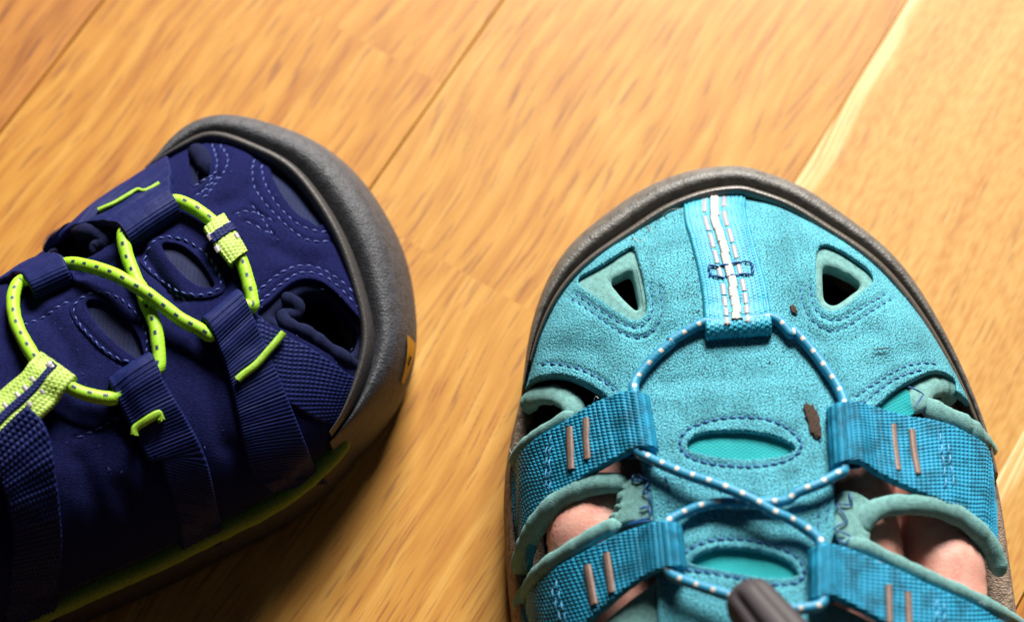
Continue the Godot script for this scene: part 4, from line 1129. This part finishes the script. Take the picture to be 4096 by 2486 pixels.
func weave(kind: int, u: float, v: float) -> float:
	# height of the yarns of a woven band, u along it and v across it
	match kind:
		0:   # ribs across the band, each a row of slanting yarns
			var f := u / 1.12
			var k := floorf(f)
			f -= k
			var ridge := sqrt(maxf(sin(f * PI), 0.0))
			var w := v / 0.98 + 0.5 * fmod(k, 2.0) + (f - 0.5) * 0.6
			w -= floorf(w)
			return ridge * (0.1 + 0.9 * sqrt(sin(w * PI)))
		1:   # fine satin ribs
			var f := u / 0.72
			f -= floorf(f)
			var w := v / 0.42 + 0.5 * fmod(floorf(u / 0.72), 2.0)
			w -= floorf(w)
			return sqrt(sin(f * PI)) * (0.72 + 0.28 * sin(w * PI))
		2:   # knitted chains along the band
			var f := v / 0.98
			var k := floorf(f)
			f = (f - k) * 2.0 - 1.0
			var w := u / 0.82 + 0.5 * fmod(absf(k), 2.0) - absf(f) * 0.5
			w -= floorf(w)
			return sqrt(maxf(1.0 - f * f, 0.0)) * (0.1 + 0.9 * sqrt(sin(w * PI))) * (0.65 + 0.35 * minf(absf(f) * 4.0, 1.0))
		3:   # thread laid side by side, a little slanting
			var f := (u + v * 0.25) / 0.36
			f -= floorf(f)
			return 0.5 + 0.5 * sqrt(sin(f * PI))
		4:   # coarse beaded band
			var f := u / 1.15
			var k := floorf(f)
			f -= k
			var w := v / 1.05 + 0.5 * fmod(k, 2.0)
			w -= floorf(w)
			return sqrt(maxf(sin(f * PI), 0.0)) * (0.3 + 0.7 * sin(w * PI))
		5:   # smooth
			return 0.0
	return 0.0


func ribbon(parent: Node3D, called: String, s: Surf, a_: Array, b_: Array, offs: Array, m: Material, kind := 0, amp := 0.3, thick := 1.3, fold := 0.0, fold_end := 0.0, du := 0.22, label := "", bulge := 0.0) -> MeshInstance3D:
	# a woven band between two edge lines; offs is its height above the shoe from start to end; fold turns an end under
	var a := p2(a_)
	var b := p2(b_)
	var len_ := 0.0
	for i in a.size() - 1:
		len_ += ((a[i] + b[i]) * 0.5).distance_to((a[i + 1] + b[i + 1]) * 0.5)
	len_ *= 1.25
	var nu := int(len_ / du) + 2
	var wid := 0.0
	for i in a.size():
		wid = maxf(wid, a[i].distance_to(b[i]))
	var nv := maxi(int(wid / du), 4) + 1
	# rows at even steps of the mid line in space
	var fine := 300
	var ra := PackedVector2Array()
	var rb := PackedVector2Array()
	var acc := PackedFloat32Array([0.0])
	var mm := a.size()
	var prev := Vector3.ZERO
	var fo := PackedFloat32Array()
	for k in fine + 1:
		var f := float(k) / fine * (mm - 1)
		var i := mini(int(f), mm - 2)
		f -= i
		ra.append(cat(a[maxi(i - 1, 0)], a[i], a[i + 1], a[mini(i + 2, mm - 1)], f))
		rb.append(cat(b[maxi(i - 1, 0)], b[i], b[i + 1], b[mini(i + 2, mm - 1)], f))
		var of := float(k) / fine * (offs.size() - 1)
		var oi := mini(int(of), offs.size() - 2)
		fo.append(lerpf(offs[oi], offs[oi + 1], smoothstep(0.0, 1.0, of - oi)))
		var mid := (ra[k] + rb[k]) * 0.5
		var w := Vector3(mid.x, s.h(mid.x, mid.y) + fo[k], mid.y)
		if k > 0:
			acc.append(acc[k - 1] + w.distance_to(prev))
		prev = w
	var total := acc[fine]
	nu = int(total / du) + 2
	var base := PackedVector3Array()
	var uu := PackedFloat32Array()
	var at := 0
	for i in nu:
		var want := fold + (total - fold - fold_end) * i / (nu - 1)
		while at < fine - 1 and acc[at + 1] < want:
			at += 1
		var f := clampf((want - acc[at]) / maxf(acc[at + 1] - acc[at], 1e-6), 0.0, 1.0)
		var pa := ra[at].lerp(ra[at + 1], f)
		var pb := rb[at].lerp(rb[at + 1], f)
		var of := lerpf(fo[at], fo[at + 1], f)
		uu.append(want)
		for j in nv:
			var w := float(j) / (nv - 1)
			var q := pa.lerp(pb, w)
			base.append(Vector3(q.x, s.h(q.x, q.y) + of + bulge * (1.0 - pow(2.0 * w - 1.0, 2.0)), q.y))
	for e in 2:
		var r: float = fold if e == 0 else fold_end
		if r <= 0.0:
			continue
		# turn the end round a cord and back underneath
		var steps := int(PI * r / du) + 1
		var more := int(5.0 / du)
		var ext := PackedVector3Array()
		var eu := PackedFloat32Array()
		var i0 := 0 if e == 0 else nu - 1
		var i1 := 6 if e == 0 else nu - 7
		for k in steps + more:
			for j in nv:
				var p := base[i0 * nv + j]
				var t := (p - base[i1 * nv + j]).normalized()
				var side := (base[i0 * nv + nv - 1] - base[i0 * nv]).normalized()
				var up := side.cross(t).normalized()
				if up.y < 0.0:
					up = -up
				if k < steps:
					var an := PI * (k + 1) / steps
					ext.append(p + t * (r * sin(an)) - up * (r * (1.0 - cos(an))))
				else:
					ext.append(p - up * (2.0 * r) - t * ((k - steps + 1) * du))
			eu.append((k + 1) * du)
		if e == 0:
			var rows := steps + more
			var nb := PackedVector3Array()
			var nuu := PackedFloat32Array()
			for k in range(rows - 1, -1, -1):
				nb.append_array(ext.slice(k * nv, (k + 1) * nv))
				nuu.append(-eu[k])
			nb.append_array(base)
			nuu.append_array(uu)
			base = nb
			uu = nuu
			nu += rows
		else:
			base.append_array(ext)
			for k in eu:
				uu.append(total + k)
			nu += steps + more
	var g := Geo.new()
	var pts := base.duplicate()
	var under := base.duplicate()
	# which way is out: upwards in the middle of the band
	var ci := nu / 2
	var cj := nv / 2
	var cn := (base[(ci + 1) * nv + cj] - base[(ci - 1) * nv + cj]).cross(base[ci * nv + cj + 1] - base[ci * nv + cj - 1])
	var sg := 1.0 if cn.y > 0.0 else -1.0
	for i in nu:
		for j in nv:
			var dv := base[i * nv + mini(j + 1, nv - 1)] - base[i * nv + maxi(j - 1, 0)]
			var d_u := base[mini(i + 1, nu - 1) * nv + j] - base[maxi(i - 1, 0) * nv + j]
			var q := d_u.cross(dv).normalized() * sg
			var v := float(j) / (nv - 1) * wid
			var ed := minf(minf(v, wid - v), 0.55) / 0.55
			var hgt := weave(kind, uu[i] + 40.0, v) * amp
			pts[i * nv + j] = base[i * nv + j] + q * (hgt - 0.45 * thick * (1.0 - ed) * (1.0 - ed))
			under[i * nv + j] = base[i * nv + j] - q * thick
	g.sheet(pts, nu, nv, false, Vector3.UP * 1.0)
	# the sheet's way out was judged as a whole; close the edges down to the underside
	var rim := PackedVector3Array()
	var order := []
	for i in nu:
		order.append(i * nv)
	for j in range(1, nv):
		order.append((nu - 1) * nv + j)
	for i in range(nu - 2, -1, -1):
		order.append(i * nv + nv - 1)
	for j in range(nv - 2, 0, -1):
		order.append(j)
	var f := g.v.size()
	for k in order:
		var mid := (base[(k / nv) * nv] + base[(k / nv) * nv + nv - 1]) * 0.5
		var out := (base[k] - mid).normalized()
		g.add(pts[k], out)
		g.add(under[k], out)
	for k in order.size():
		var k2 := (k + 1) % order.size()
		g.quad(f + 2 * k, f + 2 * k2, f + 2 * k2 + 1, f + 2 * k + 1)
	return commit(parent, called, g, m, label)


func tube(parent: Node3D, called: String, path: PackedVector3Array, r: float, m: Material, seg := 14, step := 0.3, braid := 0.0, tint := Color(), fleck := Color(), pitch := 0.0, fl := 0.9, rows := [0.9, 2.7], taper := 0.0, wob := 0.0, label := "", flat := 1.0) -> MeshInstance3D:
	# a cord or a rolled edge along a line, with the flecks that are woven into it
	var c := curve3(path, step)
	var nu := c.size()
	var g := Geo.new()
	var pts := PackedVector3Array()
	var cols := PackedColorArray()
	var up := Vector3.UP
	var noise := FastNoiseLite.new()
	noise.seed = 5
	noise.frequency = 0.25
	for i in nu:
		var t := (c[mini(i + 1, nu - 1)] - c[maxi(i - 1, 0)]).normalized()
		var side := t.cross(up).normalized()
		var u2 := side.cross(t).normalized()
		var along := i * step
		var rr := r
		var end := minf(along, (nu - 1 - i) * step)
		if taper > 0.0:
			rr *= sqrt(clampf(end / taper, 0.02, 1.0))
		rr += wob * noise.get_noise_2d(along, 3.0)
		for j in seg:
			var a := TAU * j / seg
			var x := rr
			if braid > 0.0:
				var q := along / 0.5 + a * 1.5
				q -= floorf(q)
				x += braid * (sin(q * PI) - 0.6)
			pts.append(c[i] + (side * cos(a) + u2 * (sin(a) * flat)) * x)
			if pitch > 0.0:
				var col := tint
				for k in rows.size():
					var ph: float = along / pitch + 0.5 * k
					ph -= floorf(ph)
					var da := absf(wrapf(a - rows[k], -PI, PI)) * r
					if absf(ph - 0.5) * pitch < fl * 0.5 and da < fl * 0.42:
						col = fleck
				cols.append(col)
	g.sheet(pts, nu, seg, true, Vector3.UP, cols)
	return commit(parent, called, g, m, label)


func stitch(g: Geo, a: Vector3, b: Vector3, r: float, up: Vector3, rise: float) -> void:
	# one stitch: a short arched thread
	var pts := PackedVector3Array()
	var t := (b - a).normalized()
	var side := t.cross(up).normalized()
	for i in 6:
		var f := i / 5.0
		var c := a.lerp(b, f) + up * (rise * sin(f * PI) - r * 0.4)
		var rr := r * (0.55 + 0.45 * sin(f * PI))
		for j in 6:
			var an := TAU * j / 6.0
			pts.append(c + side * (cos(an) * rr) + up * (sin(an) * rr))
	g.sheet(pts, 6, 6, true)


func stitches(parent: Node3D, called: String, s: Surf, line: PackedVector2Array, off: float, m: Material, pitch := 2.2, r := 0.3, fill := 0.78, closed := false, rise := 0.25) -> MeshInstance3D:
	# a row of stitches along a seam
	var p := curve2(line, pitch, closed)
	var g := Geo.new()
	for i in (p.size() if closed else p.size() - 1):
		var a := p[i]
		var b := p[(i + 1) % p.size()]
		var d := (b - a)
		var turn := Vector2(-d.y, d.x) * (0.07 + 0.05 * sin(i * 2.3))
		var x := a.lerp(b, 0.5 - fill * 0.5) - turn
		var y := a.lerp(b, 0.5 + fill * 0.5) + turn
		var up := s.nrm(x.x, x.y)
		stitch(g, Vector3(x.x, s.h(x.x, x.y) + off, x.y), Vector3(y.x, s.h(y.x, y.y) + off, y.y), r * (0.92 + 0.14 * sin(i * 1.7)), up, rise)
	var o := commit(parent, called, g, m)
	o.set_meta("kind", "stuff")
	return o


func thread(parent: Node3D, called: String, s: Surf, line: PackedVector2Array, off: float, r: float, m: Material) -> MeshInstance3D:
	# thread lying along a line of corners (zigzag seams)
	var g := Geo.new()
	for i in line.size() - 1:
		var a := line[i]
		var b := line[i + 1]
		stitch(g, Vector3(a.x, s.h(a.x, a.y) + off, a.y), Vector3(b.x, s.h(b.x, b.y) + off, b.y), r, Vector3.UP, 0.35)
	var o := commit(parent, called, g, m)
	o.set_meta("kind", "stuff")
	return o


func sweep(parent: Node3D, called: String, s: Surf, sl: float, sr: float, prof: Array, keys: Array, m: Material, rough := 0.0, label := "", step := 0.6) -> MeshInstance3D:
	# a closed profile (outward, share of the rim's height) carried round the shoe; keys scale its width from the left end to the right
	var path := even2(s.rim(sl, sr, 0.0), step)
	for pass_ in 8:
		var o := path.duplicate()
		for i in range(1, path.size() - 1):
			path[i] = (o[i - 1] + o[i] * 2.0 + o[i + 1]) * 0.25
	var k := path.size()
	var pr := curve2(p2(prof), 0.55, true)
	var pts := PackedVector3Array()
	var sm := PackedVector2Array()
	for i in k:
		var d := (path[mini(i + 4, k - 1)] - path[maxi(i - 4, 0)]).normalized()
		sm.append(Vector2(d.y, -d.x))
	for i in k:
		var f := float(i) / (k - 1) * (keys.size() - 1)
		var ki := mini(int(f), keys.size() - 2)
		var w: float = maxf(cat(keys[maxi(ki - 1, 0)], keys[ki], keys[ki + 1], keys[mini(ki + 2, keys.size() - 1)], f - ki), 0.02)
		var q := s.local(path[i])
		var e := s.tab(s.te, sqrt(maxf(q.x, 0.0)))
		for c in pr:
			var o := path[i] + sm[i] * (c.x * w)
			pts.append(Vector3(o.x, c.y * e, o.y))
	var g := Geo.new()
	g.sheet(pts, k, pr.size(), true)
	g.cap(pts.slice(0, pr.size()), Vector3(s.back.x, 0, s.back.y))
	g.cap(pts.slice((k - 1) * pr.size(), k * pr.size()), Vector3(s.back.x, 0, s.back.y))
	return commit(parent, called, g, m, label)


func lump(parent: Node3D, called: String, c: Vector3, ax: Vector3, size: Vector3, m: Material, seed_ := 1, rough := 0.25, label := "") -> MeshInstance3D:
	# a small irregular flake or crumb
	var g := Geo.new()
	var noise := FastNoiseLite.new()
	noise.seed = seed_
	noise.frequency = 0.9
	var x := ax.normalized()
	var z := x.cross(Vector3.UP).normalized()
	var y := z.cross(x)
	var pts := PackedVector3Array()
	for i in 13:
		var la := -PI / 2 + PI * i / 12.0
		for j in 18:
			var lo := TAU * j / 18.0
			var d := Vector3(sin(la), cos(la) * sin(lo), cos(la) * cos(lo))
			d = Vector3(signf(d.x) * pow(absf(d.x), 0.7), d.y, signf(d.z) * pow(absf(d.z), 0.7))
			var f := 1.0 + rough * noise.get_noise_3d(d.x * 1.5, d.y, d.z * 1.5) * 2.0
			pts.append(c + x * (d.x * size.x * f) + y * (d.y * size.y * f) + z * (d.z * size.z * f))
	g.sheet(pts, 13, 18, true)
	return commit(parent, called, g, m, label)


func noise_tex(seed_: int, freq: float, size: int, ramp: Array, oct := 4, type := FastNoiseLite.TYPE_SIMPLEX_SMOOTH) -> NoiseTexture2D:
	var f := FastNoiseLite.new()
	f.seed = seed_
	f.noise_type = type
	f.frequency = freq
	f.fractal_octaves = oct
	var t := NoiseTexture2D.new()
	t.noise = f
	t.width = size
	t.height = size
	t.seamless = true
	if ramp.size():
		var gr := Gradient.new()
		gr.offsets = PackedFloat32Array(ramp[0])
		var cols := PackedColorArray()
		for v in ramp[1]:
			cols.append(Color(v, v, v) if v is float else v)
		gr.colors = cols
		t.color_ramp = gr
	return t


func mat(c: Color, rough: float, tex: Texture2D = null, tile := 40.0, bump: Texture2D = null, bump_mm := 0.2, spec := 0.5) -> StandardMaterial3D:
	# c is the thing's own colour, linear
	var m := StandardMaterial3D.new()
	m.albedo_color = c.linear_to_srgb()
	m.roughness = rough
	m.metallic_specular = spec
	if tex:
		m.albedo_texture = tex
	if bump:
		m.heightmap_enabled = true
		m.heightmap_texture = bump
		m.heightmap_scale = bump_mm * 0.1
	if tex or bump:
		m.uv1_triplanar = true
		m.uv1_scale = Vector3.ONE * (1000.0 / tile)
		m.uv1_triplanar_sharpness = 4.0
	return m
